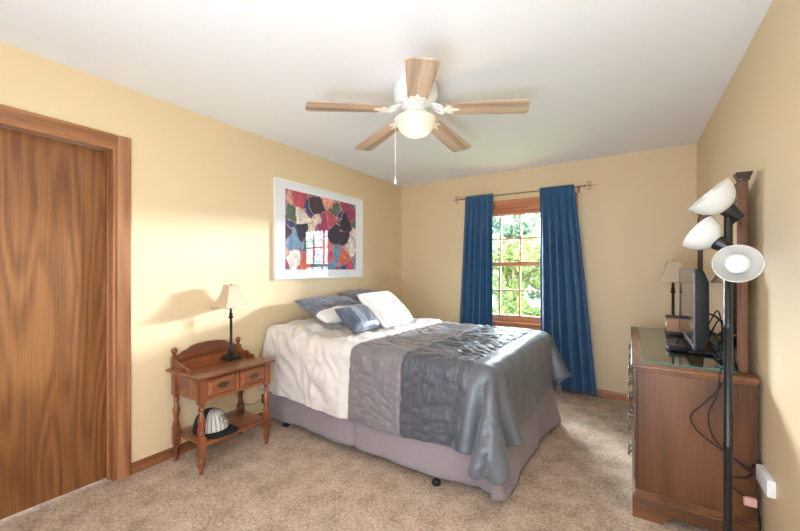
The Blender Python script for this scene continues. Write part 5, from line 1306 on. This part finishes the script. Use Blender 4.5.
# oval badge outline with a small dark squiggle
mb = MB()
fd = dome(-R(62), R(62), 0.001)
ov = []
for i in range(28):
    an = 2 * PI * i / 28
    ov.append(fd(0.62 + 0.20 * math.cos(an), 0.40 + 0.19 * math.sin(an)))
mb.tube(ov, 0.0016, 5, closed=True)
for k, vv in enumerate((0.34, 0.42, 0.49)):
    mb.tube([fd(0.62 + 0.13 * (2 * i / 14 - 1), vv + 0.025 * math.sin(i * 2.1 + k)) for i in range(15)], 0.0015, 5)
mb.build('badge', M['cap_black'], cap)

# ------------------------------------------------------------------ framed print
# coloured patches only: a plain stand-in for the printed picture
m, nt, b = new_mat('abstract_print')
v = coords(nt)
vo = N(nt, 'ShaderNodeTexVoronoi', Scale=7.5, feature='SMOOTH_F1'); vo.inputs['Smoothness'].default_value = 0.12
nd = N(nt, 'ShaderNodeTexNoise', Scale=9.0, Detail=3.0)
nt.links.new(v, nd.inputs['Vector'])
am = N(nt, 'ShaderNodeMix', data_type='VECTOR'); am.inputs[0].default_value = 0.10
nt.links.new(v, am.inputs[4]); nt.links.new(nd.outputs[1], am.inputs[5])
nt.links.new(am.outputs[1], vo.inputs['Vector'])
sp = N(nt, 'ShaderNodeSeparateColor'); nt.links.new(vo.outputs['Color'], sp.inputs[0])
cols = [(44, 74, 128), (206, 82, 100), (236, 214, 196), (60, 48, 60), (224, 110, 80), (120, 150, 176), (168, 60, 100), (240, 228, 214), (100, 110, 90), (232, 160, 150)]
r = ramp(nt, sp.outputs[0], [(i / 10, lin(c)) for i, c in enumerate(cols)], 'CONSTANT')
w2 = N(nt, 'ShaderNodeTexNoise', Scale=26.0, Detail=3.0); nt.links.new(v, w2.inputs['Vector'])
r2 = ramp(nt, w2.outputs[0], [(0.35, (0.62, 0.62, 0.66, 1)), (0.65, (1.25, 1.22, 1.2, 1))])
mm = N(nt, 'ShaderNodeMix', data_type='RGBA', blend_type='MULTIPLY'); mm.inputs[0].default_value = 0.8
nt.links.new(r.outputs[0], mm.inputs[6]); nt.links.new(r2.outputs[0], mm.inputs[7])
nt.links.new(mm.outputs[2], b.inputs['Base Color'])
b.inputs['Roughness'].default_value = 0.6
M['print'] = m
PY0, PY1, PZ0, PZ1 = 2.067, 3.302, 1.205, 2.116
pic = thing('framed_print', 'white framed abstract print in red, blue and cream on the left wall', 'picture', (XL, (PY0 + PY1) / 2, (PZ0 + PZ1) / 2))
hw, hh = (PY1 - PY0) / 2, (PZ1 - PZ0) / 2
mb = MB()
fw = 0.022
mb.box(0.0, 0.030, -hw, hw, hh - fw, hh, 0.003); mb.box(0.0, 0.030, -hw, hw, -hh, -hh + fw, 0.003)
mb.box(0.0, 0.030, -hw, -hw + fw, -hh + fw, hh - fw, 0.003); mb.box(0.0, 0.030, hw - fw, hw, -hh + fw, hh - fw, 0.003)
mb.build('frame', M['white_plastic'], pic)
mb = MB(); mb.box(0.002, 0.016, -hw + fw, hw - fw, -hh + fw, hh - fw)
mb.build('mat_board', M['paper'], pic, flat=True)
mb = MB(); mb.box(0.0165, 0.0175, -hw + 0.120, hw - 0.119, -hh + 0.091, hh - 0.082)
mb.build('print', M['print'], pic, flat=True)
mb = MB(); mb.box(0.021, 0.023, -hw + fw, hw - fw, -hh + fw, hh - fw)
mb.build('picture_glass', M['picture_glass'], pic, flat=True)

# ------------------------------------------------------------------ curtains
RODY, RODZ = YB - 0.085, 2.152
rod = thing('curtain_rod', 'thin bronze curtain rod with scroll finials over the window', 'curtain rod', ((WX0 + WX1) / 2, RODY, RODZ))
RX = (-1.745 - rod.location.x, -0.395 - rod.location.x)
mb = MB(); mb.tube([(RX[0], 0, 0), (RX[1], 0, 0)], 0.0065, 12)
mb.build('pole', M['bronze'], rod)
for s, xe in ((-1, RX[0]), (1, RX[1])):
    mb = MB()
    mb.lathe([(0.0065, 0), (0.012, 0.004), (0.012, 0.010), (0.006, 0.014), (0.006, 0.020)], (0, 0, 0), 12, Matrix.Translation((xe, 0, 0)) @ Matrix.Rotation(s * PI / 2, 4, 'Y'))
    mb.tube([(xe, 0, 0), (xe + s * 0.075, 0, 0.0), (xe + s * 0.115, 0, 0.0)], lambda t: 0.005 * (1 - 0.7 * t), 8)
    for q in (-1, 1):
        pts = []
        for i in range(15):
            a = i / 14 * 1.55 * PI
            rr = 0.026 * (1 - 0.5 * i / 14)
            pts.append((xe + s * (0.042 + 0.010 * 0 + rr * math.sin(a) * 0.9), 0, q * (0.026 - rr * math.cos(a) * 1.0)))
        mb.tube(pts, lambda t: 0.0045 * (1 - 0.35 * t), 7)
    mb.build('scroll_finial', M['bronze'], rod)
for x in (RX[0] + 0.07, RX[1] - 0.055):
    mb = MB()
    mb.tube([(x, 0, 0.0), (x, 0.02, -0.012), (x, 0.085, -0.012)], 0.005, 8)
    mb.box(x - 0.012, x + 0.012, 0.081, 0.085, -0.05, 0.02, 0.002)
    mb.build('bracket', M['bronze'], rod)


def curtain(label, xt0, xt1, xb0, xb1, z1, z0, folds, seed):
    rnd = random.Random(seed)
    ph = [rnd.uniform(0, 6.28) for _ in range(4)]
    mb = MB()
    cx = (xt0 + xt1) / 2

    def fn(u, v):
        z = z1 + (z0 - z1) * v
        e = v ** 0.9
        # uneven fold spacing
        uu = u + 0.020 * math.sin(2 * PI * u * 2 + ph[0]) * (0.4 + 0.6 * v)
        x = (xt0 + (xt1 - xt0) * u) * (1 - e) + (xb0 + (xb1 - xb0) * u) * e
        hd = min(1.0, v / 0.05)
        amp = 0.006 + 0.021 * min(1.0, v * 3) * hd
        y = amp * math.sin(2 * PI * folds * uu + ph[1] + 0.5 * v) + 0.25 * amp * math.sin(2 * PI * (2.1 * folds) * uu + ph[2])
        y += 0.004 * math.sin(2 * PI * folds * 3.2 * u + ph[3]) * (1 - min(1, v * 4))
        if v < 0.055:                       # pocket hugs the rod
            y = y * 0.55 - 0.014
        else:
            y -= 0.014 - 0.01 * min(1, v * 2)
        zz = z + (0.004 * math.sin(2 * PI * folds * 3.2 * u) if v == 0 else 0)
        return (x - cx, y, zz - RODZ)
    mb.grid(fn, 150, 60)
    o = mb.build('curtain', M['curtain'], None, 180)
    o.location = (cx, RODY, RODZ)
    md = o.modifiers.new('t', 'SOLIDIFY'); md.thickness = 0.002; md.offset = 0
    return tag(o, label, 'curtain')


curtain('blue curtain hanging left of the window, its foot hidden by the bed', -1.675, -1.335, -1.80, -1.335, 2.178, 0.03, 5.5, 4)
curtain('blue curtain hanging right of the window, flaring towards the floor', -0.822, -0.485, -0.815, -0.275, 2.178, 0.03, 5.5, 7)

# ------------------------------------------------------------------ dresser
DX0, DX1, DYa, DYb, DH = 0.035, 0.495, 2.265, 3.70, 0.80
dcx, dcy = (DX0 + DX1) / 2, (DYa + DYb) / 2
dr = thing('dresser', 'brown wooden dresser with moulded base and ornate metal pulls against the right wall', 'dresser', (dcx, dcy, 0))
hx, hy = (DX1 - DX0) / 2, (DYb - DYa) / 2
mb = MB()
mb.box(-hx, hx, -hy, hy, 0.115, 0.772, 0.003)
mb.build('carcass', M['dresser_z'], dr)
mb = MB()
mb.box(-hx - 0.012, hx, -hy - 0.010, hy + 0.010, 0.762, 0.776, 0.004)
mb.box(-hx - 0.028, hx + 0.002, -hy - 0.022, hy + 0.022, 0.776, 0.800, 0.007, 3)
mb.build('top', M['dresser_y'], dr)


def foot_profile(L):
    """bracket feet with a cut-out between them, 2D (along, z)"""
    f = 0.13
    return [(-L, 0.0), (-L + f, 0.0), (-L + f + 0.004, 0.016), (-L + f + 0.022, 0.028), (-L + f + 0.030, 0.045), (-L + f + 0.055, 0.050), (L - f - 0.055, 0.050), (L - f - 0.030, 0.045), (L - f - 0.022, 0.028), (L - f - 0.004, 0.016), (L - f, 0.0), (L, 0.0), (L, 0.105), (-L, 0.105)]


for ya, yb in ((-hy - 0.020, -hy), (hy, hy + 0.020)):
    mb = MB()
    mb.prism([(min(a, hx), z) for a, z in foot_profile(hx + 0.022)], 'y', ya, yb, 0.002)
    mb.build('side_plinth', M['dresser_x'], dr)
mb = MB()
mb.prism([(a, z) for a, z in foot_profile(hy - 0.0005)], 'x', -hx - 0.022, -hx - 0.001, 0.002)
mb.build('front_plinth', M['dresser_y'], dr)
mb = MB()
for k, (o_, z0, z1) in enumerate(((0.020, 0.105, 0.118), (0.014, 0.118, 0.128), (0.007, 0.128, 0.140))):
    mb.box(-hx - o_ - 0.003, hx, -hy - o_, hy + o_, z0, z1, 0.003)
mb.build('base_moulding', M['dresser_y'], dr)
for s in (-1, 1):
    mb = MB()
    mb.box(-hx - 0.010, -hx, s * (hy - 0.025) - 0.022, s * (hy - 0.025) + 0.022, 0.140, 0.762, 0.004)
    mb.build('corner_stile', M['dresser_z'], dr)
rows = [(0.158, 0.352), (0.362, 0.556), (0.566, 0.752)]
for (z0, z1) in rows:
    for s in (-1, 1):
        ya, yb = (-hy + 0.055, -0.008) if s < 0 else (0.008, hy - 0.055)
        mb = MB()
        mb.box(-hx - 0.016, -hx + 0.01, ya, yb, z0, z1, 0.006, 2)
        d_ = mb.build('drawer', M['dresser_y'], dr)
        for f_ in (0.22, 0.78):
            y = ya + (yb - ya) * f_
            zc = (z0 + z1) / 2 + 0.01
            mb = MB()
            plate = []
            for i in range(40):
                an = 2 * PI * i / 40
                rr = 1 + 0.25 * math.cos(4 * an) + 0.12 * math.cos(8 * an)
                plate.append((y + 0.045 * rr * math.cos(an), zc + 0.026 * rr * math.sin(an)))
            mb.prism(plate, 'x', -hx - 0.020, -hx - 0.0155)
            for q in (-1, 1):
                mb.lathe([(0, 0), (0.007, 0.002), (0.007, 0.014), (0.005, 0.020), (0, 0.021)], (0, 0, 0), 10, Matrix.Translation((-hx - 0.019, y + q * 0.036, zc)) @ Matrix.Rotation(-PI / 2, 4, 'Y'))
            mb.tube([(-hx - 0.034, y - 0.036, zc), (-hx - 0.038, y - 0.033, zc - 0.022), (-hx - 0.040, y, zc - 0.032), (-hx - 0.038, y + 0.033, zc - 0.022), (-hx - 0.034, y + 0.036, zc)], 0.004, 8, 5)
            mb.build('bail_pull', M['pewter'], d_)

gs = thing('glass_sheet', 'greenish glass sheet protecting the top of the dresser', 'glass top', (0.265, 2.98, DH))
mb = MB(); mb.box(-0.205, 0.170, -0.655, 0.690, 0.0005, 0.0055, 0.001, 1)
mb.build('pane', M['glass_top'], gs, flat=True)
mb = MB()
mb.box(-0.2065, -0.205, -0.6565, 0.6915, 0.0005, 0.0055); mb.box(0.170, 0.1715, -0.6565, 0.6915, 0.0005, 0.0055)
mb.box(-0.205, 0.170, -0.6565, -0.655, 0.0005, 0.0055); mb.box(-0.205, 0.170, 0.690, 0.6915, 0.0005, 0.0055)
mb.build('polished_edge', M['glass_edge'], gs, flat=True)
GT = DH + 0.0062

M['dark_wood'] = plain('dark_stained_cap', (62, 44, 32), 0.4)
# mirror standing on the back of the dresser
mr = thing('dresser_mirror', 'tall wooden framed mirror with scrolled crest standing on the dresser', 'mirror', (0.462, 2.965, DH))
MY = 0.605
mb = MB()
for s in (-1, 1):
    mb.box(-0.014, 0.016, s * MY - 0.024, s * MY + 0.024, 0.0, 0.925, 0.004)
    mb.box(-0.019, 0.0, s * MY - 0.018, s * MY - 0.010, 0.05, 0.90, 0.003)
    mb.box(-0.019, 0.0, s * MY + 0.010, s * MY + 0.018, 0.05, 0.90, 0.003)
    o = mb.build('post', M['dresser_z'], mr)
    mb = MB()
mb = MB()
for s in (-1, 1):
    mb = MB()
    mb.box(-0.020, 0.022, s * MY - 0.028, s * MY + 0.028, 0.925, 0.938, 0.003)
    mb.lathe([(0.023 * 1.414, 0.936), (0.026 * 1.414, 0.946), (0.030 * 1.414, 0.954), (0.030 * 1.414, 0.964), (0, 0.964)], (0.0, s * MY, 0), 4)
    mb.build('post_cap', M['dark_wood'], mr, 25)
mb = MB(); mb.box(-0.014, 0.014, -MY + 0.03, MY - 0.03, 0.02, 0.085, 0.004)
mb.build('bottom_rail', M['dresser_y'], mr)
top = [(-MY + 0.03, 0.84)]
hc = [(0.575, 0.905), (0.54, 0.930), (0.50, 0.928), (0.47, 0.905), (0.40, 0.900), (0.28, 0.925), (0.16, 0.955), (0.08, 0.972), (0.0, 0.978)]
top += [(-y, z) for y, z in hc] + [(y, z) for y, z in hc[::-1][1:]] + [(MY - 0.03, 0.84)]
top += [(0.40, 0.842), (0.2, 0.862), (0.0, 0.870), (-0.2, 0.862), (-0.40, 0.842)]
mb = MB(); mb.prism(top, 'x', -0.014, 0.012, 0.003)
for s in (-1, 1):
    mb.tube([(-0.020, s * (0.50 + 0.03 * math.cos(a) * (1 - a / 9)), 0.905 + 0.022 * math.sin(a) * (1 - a / 9)) for a in [k * 0.4 for k in range(18)]], 0.005, 7)
mb.build('crest_rail', M['dresser_y'], mr, 40)
mb = MB()
gp = [(-MY + 0.028, 0.08), (MY - 0.028, 0.08), (MY - 0.028, 0.842), (0.40, 0.846), (0.2, 0.866), (0.0, 0.874), (-0.2, 0.866), (-0.40, 0.846), (-MY + 0.028, 0.842)]
mb.prism(gp, 'x', -0.004, 0.0)
mb.build('mirror_glass', M['mirror'], mr, flat=True)

# ------------------------------------------------------------------ television
tv = thing('television', 'flat black television with grey bezel on the dresser, seen from its edge', 'television', (0.335, 2.88, GT), R(-1.0))
mb = MB(); mb.box(-0.045, 0.090, -0.21, 0.21, 0.0, 0.016, 0.006, 2)
mb.box(-0.005, 0.045, -0.06, 0.06, 0.014, 0.085, 0.006)
mb.build('stand', M['black_plastic'], tv)
TB, TT = 0.062, 0.492
mb = MB()
mb.prism([(-0.034, TB), (-0.034, TT), (-0.012, TT), (0.002, TT - 0.010), (0.024, TT - 0.070), (0.024, TB + 0.06), (0.002, TB + 0.004)], 'y', -0.425, 0.425, 0.003)
body = mb.build('housing', M['black_plastic'], tv)
mb = MB()
bz = 0.022
xa, xb = -0.0385, -0.033
mb.box(xa, xb, -0.428, 0.428, TT - bz, TT + 0.003, 0.001); mb.box(xa, xb, -0.428, 0.428, TB - 0.003, TB + bz, 0.001)
mb.box(xa, xb, -0.428, -0.428 + bz, TB, TT, 0.001); mb.box(xa, xb, 0.428 - bz, 0.428, TB, TT, 0.001)
mb.build('bezel', M['bezel'], tv)
mb = MB(); mb.box(-0.0365, -0.0335, -0.406, 0.406, TB + 0.02, TT - 0.02)
mb.build('screen', M['screen'], tv, flat=True)

# small things round the television
bx = thing('storage_box', 'small brown box with a round white dial beside the dresser lamp', 'box', (0.285, 3.39, GT))
mb = MB(); mb.box(-0.050, 0.05, -0.050, 0.050, 0.028, 0.125, 0.004)
mb.build('body', M['tan_box'], bx)
mb = MB(); mb.box(-0.053, 0.053, -0.053, 0.053, 0.0, 0.028, 0.004)
mb.build('base', M['dark_books'], bx)
mb = MB(); mb.box(-0.053, 0.053, -0.053, 0.053, 0.125, 0.142, 0.004)
mb.build('lid', M['dark_books'], bx)
mb = MB(); mb.lathe([(0, 0.008), (0.016, 0.008), (0.019, 0.004), (0.019, 0)], (0, 0, 0), 20, Matrix.Translation((-0.050, -0.02, 0.078)) @ Matrix.Rotation(-PI / 2, 4, 'Y'))
mb.build('dial', M['white_plastic'], bx)
rm = thing('remote_control', 'black button pad lying flat on the glass before the brown box', 'remote control', (0.240, 2.965, GT), R(-10))
mb = MB(); mb.box(-0.026, 0.026, -0.090, 0.090, 0.0, 0.018, 0.004)
mb.build('body', M['black_plastic'], rm)
for i in range(3):
    for j in range(6):
        mb = MB(); mb.box(-0.017 + i * 0.013, -0.008 + i * 0.013, -0.07 + j * 0.024, -0.057 + j * 0.024, 0.017, 0.0205, 0.001)
        mb.build('button', M['bezel'], rm)
cb = thing('media_box', 'flat black media box on the dresser next to the television stand', 'media player', (0.237, 2.745, GT), R(4))
mb = MB(); mb.box(-0.045, 0.045, -0.06, 0.06, 0.003, 0.030, 0.003)
mb.build('case', M['black_plastic'], cb)
mb = MB(); mb.box(-0.0465, -0.0445, -0.055, 0.055, 0.010, 0.022)
mb.build('front_panel', M['bezel'], cb)
for (a_, c_) in ((-0.035, -0.045), (-0.035, 0.045), (0.035, -0.045), (0.035, 0.045)):
    mb = MB(); mb.lathe([(0, 0), (0.006, 0), (0.006, 0.004), (0, 0.004)], (a_, c_, 0), 10)
    mb.build('foot', M['rubber'], cb)


def cable(name, label, pts, r, mat, cat='cable', smooth=8):
    mb = MB(); mb.tube(pts, r, 7, smooth)
    o = mb.build(name, mat)
    return tag(o, label, cat)


G = GT
cable('cable', 'black cable looping high behind the television', [(0.372, 2.75, G + .12), (0.398, 2.72, G + .20), (0.412, 2.62, G + .26), (0.418, 2.55, G + .17), (0.405, 2.50, G + .06), (0.412, 2.56, G + .005), (0.40, 2.66, G + .005)], 0.0035, M['cable'])
cable('cable', 'black cable crossing in a wide curl behind the television', [(0.374, 2.80, G + .16), (0.405, 2.70, G + .12), (0.415, 2.58, G + .14), (0.420, 2.48, G + .21), (0.418, 2.42, G + .28), (0.412, 2.44, G + .16), (0.414, 2.47, G + .05), (0.418, 2.42, G + .005)], 0.0035, M['cable'])
cable('cable', 'green cable curled on the glass at the foot of the mirror', [(0.392, 2.60, G + .10), (0.405, 2.52, G + .06), (0.420, 2.45, G + .012), (0.425, 2.39, G + .004), (0.40, 2.36, G + .004), (0.375, 2.40, G + .004)], 0.004, M['green_cable'])
cable('cable', 'pale blue cable lying in a loop behind the television stand', [(0.405, 2.70, G + .05), (0.415, 2.60, G + .03), (0.432, 2.50, G + .004), (0.437, 2.40, G + .004), (0.43, 2.35, G + .004)], 0.003, M['teal_cable'])

cable('cable', 'thin black cable bunched low in coils behind the television', [(0.385, 2.52, G + .02), (0.41, 2.50, G + .10), (0.40, 2.42, G + .16), (0.425, 2.38, G + .10), (0.405, 2.44, G + .03), (0.395, 2.52, G + .07), (0.418, 2.47, G + .15), (0.425, 2.40, G + .21), (0.41, 2.36, G + .12), (0.405, 2.37, G + .004)], 0.0035, M['cable'])
cable('cable', 'thick black cable arching from the television down to the mirror foot', [(0.366, 2.66, G + .24), (0.40, 2.60, G + .23), (0.425, 2.50, G + .18), (0.43, 2.43, G + .08), (0.425, 2.37, G + .02), (0.40, 2.345, G + .006)], 0.005, M['cable'])
cable('cable', 'flat black cable twisted upright between the television and the mirror', [(0.368, 2.60, G + .10), (0.395, 2.50, G + .22), (0.415, 2.42, G + .19), (0.40, 2.40, G + .08), (0.425, 2.46, G + .05), (0.43, 2.40, G + .14), (0.428, 2.35, G + .05), (0.42, 2.33, G + .005)], 0.0035, M['cable'])

# ------------------------------------------------------------------ floor lamp
flp = thing('floor_lamp', 'black floor lamp with three white glass bowl shades before the dresser', 'floor lamp', (0.347, 2.0, 0))
mb = MB(); mb.lathe([(0, 0), (0.118, 0), (0.120, 0.006), (0.116, 0.014), (0.060, 0.022), (0.022, 0.030), (0.018, 0.05), (0, 0.05)], seg=40)
mb.build('base', M['black'], flp, 40)
mb = MB(); mb.lathe([(0.0145, 0.04), (0.0145, 0.55), (0.0158, 0.552), (0.0158, 0.566), (0.0145, 0.568), (0.0145, 1.05), (0.0158, 1.052), (0.0158, 1.066), (0.0142, 1.068), (0.0142, 1.52), (0.010, 1.526), (0, 1.527)], seg=20)
mb.build('pole', M['black'], flp, 40)


def shade_head(neck, direction, start, size=1.0):
    d = Vector(direction).normalized()
    rot = d.to_track_quat('Z', 'Y').to_matrix().to_4x4()
    mt = Matrix.Translation(Vector(neck)) @ rot
    k = size
    mb = MB()
    outer = [(0.020, 0.0), (0.036, 0.006), (0.062, 0.022), (0.084, 0.046), (0.098, 0.075), (0.105, 0.104), (0.107, 0.112)]
    inner = [(r_ - 0.004, z_ + 0.002) for r_, z_ in outer[::-1]]
    mb.lathe([(r_ * k, z_ * k) for r_, z_ in outer + inner], seg=40, mat=mt)
    g = mb.build('glass_shade', M['frosted'], flp, 60)
    mb = MB()
    mb.lathe([(0, -0.060), (0.019, -0.060), (0.023, -0.054), (0.024, -0.030), (0.030, -0.008), (0.030, 0.002), (0.026, 0.004), (0.028, 0.040), (0.020, 0.044), (0, 0.044)], seg=24, mat=mt)
    mb.tube([Vector(start), (Vector(start) + Vector(neck) - d * 0.045) / 2 + Vector((0, 0, 0.008)), Vector(neck) - d * 0.045], 0.007, 8, 4)
    mb.lathe([(0, 0), (0.006, 0.001), (0.006, 0.016), (0.004, 0.020), (0, 0.021)], seg=10, mat=mt @ Matrix.Translation((0, -0.022, -0.055)) @ Matrix.Rotation(PI / 2, 4, 'X'))
    mb.build('lamp_socket', M['black'], flp, 40)
    mb = MB()
    mb.lathe([(0.016, 0.040), (0.026, 0.050), (0.037, 0.062), (0.038, 0.072), (0.032, 0.088), (0.016, 0.098), (0, 0.100)], seg=20, mat=mt)
    mb.build('light_bulb', M['white_plastic'], flp, 60)


# directions are taken in the room; necks are relative to the lamp's base
shade_head((-0.004, -0.004, 1.548), (-0.72, -0.11, 0.75), (0, 0, 1.515), 0.82)
shade_head((-0.038, -0.024, 1.408), (-0.74, 0.33, 0.62), (0, 0, 1.385), 0.74)
shade_head((0.016, -0.058, 1.302), (-0.17, -0.95, 0.22), (0, 0, 1.285), 0.70)

# ------------------------------------------------------------------ wall tap and its cords
ws = thing('outlet_tap', 'white multi outlet tap on the right wall low beside the dresser', 'power strip', (XR, 2.165, 0.378))
mb = MB(); mb.box(-0.030, 0.0, -0.075, 0.085, -0.036, 0.036, 0.006, 2)
mb.build('body', M['white_plastic'], ws)
for z in (0.016, -0.018):
    mb = MB(); mb.box(-0.030, -0.006, 0.084, 0.122, z - 0.012, z + 0.012, 0.004)
    mb.build('plug', M['black_plastic'], ws)
YC = 2.225
def cord_of(parent, pts):
    mb = MB(); mb.tube(pts, 0.003, 7, 8)
    o = mb.build('power_cord', M['cable'], parent)
    o.matrix_local = (Matrix.Translation(parent.location) @ parent.rotation_euler.to_matrix().to_4x4()).inverted()


cord_of(flp, [(0.483, 2.285, 0.400), (0.455, YC, 0.395), (0.36, YC, 0.455), (0.275, YC, 0.520), (0.250, YC, 0.585), (0.295, YC, 0.650), (0.345, YC, 0.72), (0.372, YC, 0.78), (0.385, 2.232, 0.812), (0.40, 2.30, GT + .004), (0.41, 2.36, GT + .004)])
cord_of(tv, [(0.482, 2.285, 0.365), (0.45, YC, 0.385), (0.40, YC, 0.43), (0.335, YC, 0.50), (0.315, YC, 0.60), (0.345, YC, 0.70), (0.355, YC, 0.78), (0.358, 2.232, 0.812), (0.375, 2.31, GT + .004)])
tagc = thing('tagged_cord', 'short black cord with a pink plug hanging below the white tap', 'cord', (0.47, 2.235, 0.36))
mb = MB(); mb.tube([(0.02, 0.05, 0.0), (-0.02, 0.0, -0.015), (-0.075, -0.01, -0.025), (-0.085, -0.01, -0.055), (-0.05, -0.01, -0.085), (-0.025, -0.01, -0.10)], 0.0035, 7, 8)
mb.build('cord', M['cable'], tagc)
mb = MB(); mb.box(-0.032, 0.012, -0.022, 0.002, -0.135, -0.098, 0.004, mat=None)
mb.build('plug', M['pink'], tagc)
mb = MB(); mb.tube([(0.0, -0.01, -0.125), (0.02, -0.01, -0.16), (0.028, 0.0, -0.25), (0.030, 0.0, -0.345), (0.0, 0.0, -0.357)], 0.0035, 7, 8)
mb.build('cord', M['cable'], tagc)

# ------------------------------------------------------------------ ceiling fan
FC = Vector((-1.11, 1.915, H))
fan = thing('ceiling_fan', 'white ceiling fan with five wooden blades and a lit bowl light', 'ceiling fan', FC)
mb = MB()
mb.lathe([(0, 0), (0.118, 0), (0.128, -0.012), (0.132, -0.03), (0.137, -0.075), (0.134, -0.098), (0.122, -0.118), (0.104, -0.130), (0.092, -0.134), (0.092, -0.146), (0.078, -0.156), (0.060, -0.160), (0, -0.160)], seg=48)
mb.build('motor_housing', M['white_metal'], fan, 30)
mb = MB()
mb.lathe([(0, -0.158), (0.062, -0.158), (0.060, -0.188), (0.078, -0.200), (0.110, -0.206), (0.114, -0.216), (0.108, -0.222), (0, -0.222)], seg=40)
mb.build('light_fitter', M['white_metal'], fan, 30)
mb = MB()
mb.lathe([(0.116, -0.214), (0.122, -0.220), (0.122, -0.232), (0.116, -0.256), (0.100, -0.286), (0.072, -0.310), (0.036, -0.322), (0, -0.325)], seg=48)
mb.build('glass_bowl', M['bowl'], fan, 60)
pd = bpy.data.lights.new('bowl_lamp', 'POINT')
pd.energy = 2.0; pd.color = (1.0, 0.80, 0.58); pd.shadow_soft_size = 0.11
po = bpy.data.objects.new('bowl_lamp', pd); COL.objects.link(po); po.parent = fan; po.location = (0, 0, -0.46)
A0 = math.atan2(-0.56, 0.36)
for k in range(5):
    a = A0 + k * 2 * PI / 5
    rt = Matrix.Rotation(a, 4, 'Z') @ Matrix.Translation((0, 0, -0.160)) @ Matrix.Rotation(R(6), 4, 'Y') @ Matrix.Rotation(R(-5), 4, 'X')
    out = []
    for (x, w) in ((0.190, 0.034), (0.196, 0.050), (0.21, 0.058), (0.45, 0.070), (0.62, 0.077), (0.645, 0.074), (0.658, 0.060), (0.662, 0.034)):
        out.append((x, w))
    poly = [(x, -w) for x, w in out] + [(x, w) for x, w in out[::-1]]
    mb = MB(); mb.prism(poly, 'z', -0.003, 0.003, 0.001)
    bl = mb.build('blade', M['blade'], fan, 40)
    bl.matrix_local = rt
    mb = MB()
    # cast scroll bracket from motor to blade
    iron = [(0.175, -0.010), (0.205, -0.042), (0.228, -0.046), (0.222, -0.026), (0.236, -0.014), (0.262, -0.008), (0.268, 0.0), (0.262, 0.008), (0.236, 0.014), (0.222, 0.026), (0.228, 0.046), (0.205, 0.042), (0.175, 0.010)]
    mb.prism(iron, 'z', -0.008, -0.0032, 0.001)
    mb.tube([(0.080, 0, 0.030), (0.112, 0, 0.024), (0.140, 0, 0.004), (0.178, 0, -0.006)], 0.009, 8, 4)
    for s in (-1, 1):
        mb.tube([(0.090, s * 0.006, 0.028), (0.110, s * 0.040, 0.016), (0.145, s * 0.052, 0.002), (0.172, s * 0.036, -0.005), (0.168, s * 0.016, -0.006), (0.150, s * 0.022, 0.0)], 0.006, 7, 4)
    ir = mb.build('blade_iron', M['white_metal'], fan, 40)
    ir.matrix_local = rt
mb = MB()
cx_, cy_ = -0.098, -0.062
mb.tube([(cx_ * 0.9, cy_ * 0.9, -0.212), (cx_ * 1.08, cy_ * 1.08, -0.220), (cx_ * 1.1, cy_ * 1.1, -0.245), (cx_ * 1.1, cy_ * 1.1, -0.575)], 0.0013, 6, 3)
ch = mb.build('pull_chain', M['white_metal'], fan)
mb = MB(); mb.lathe([(0, 0.02), (0.003, 0.018), (0.006, 0.0), (0.009, -0.014), (0.008, -0.026), (0, -0.030)], (cx_ * 1.1, cy_ * 1.1, -0.590), 14)
mb.build('knob', M['white_plastic'], ch)
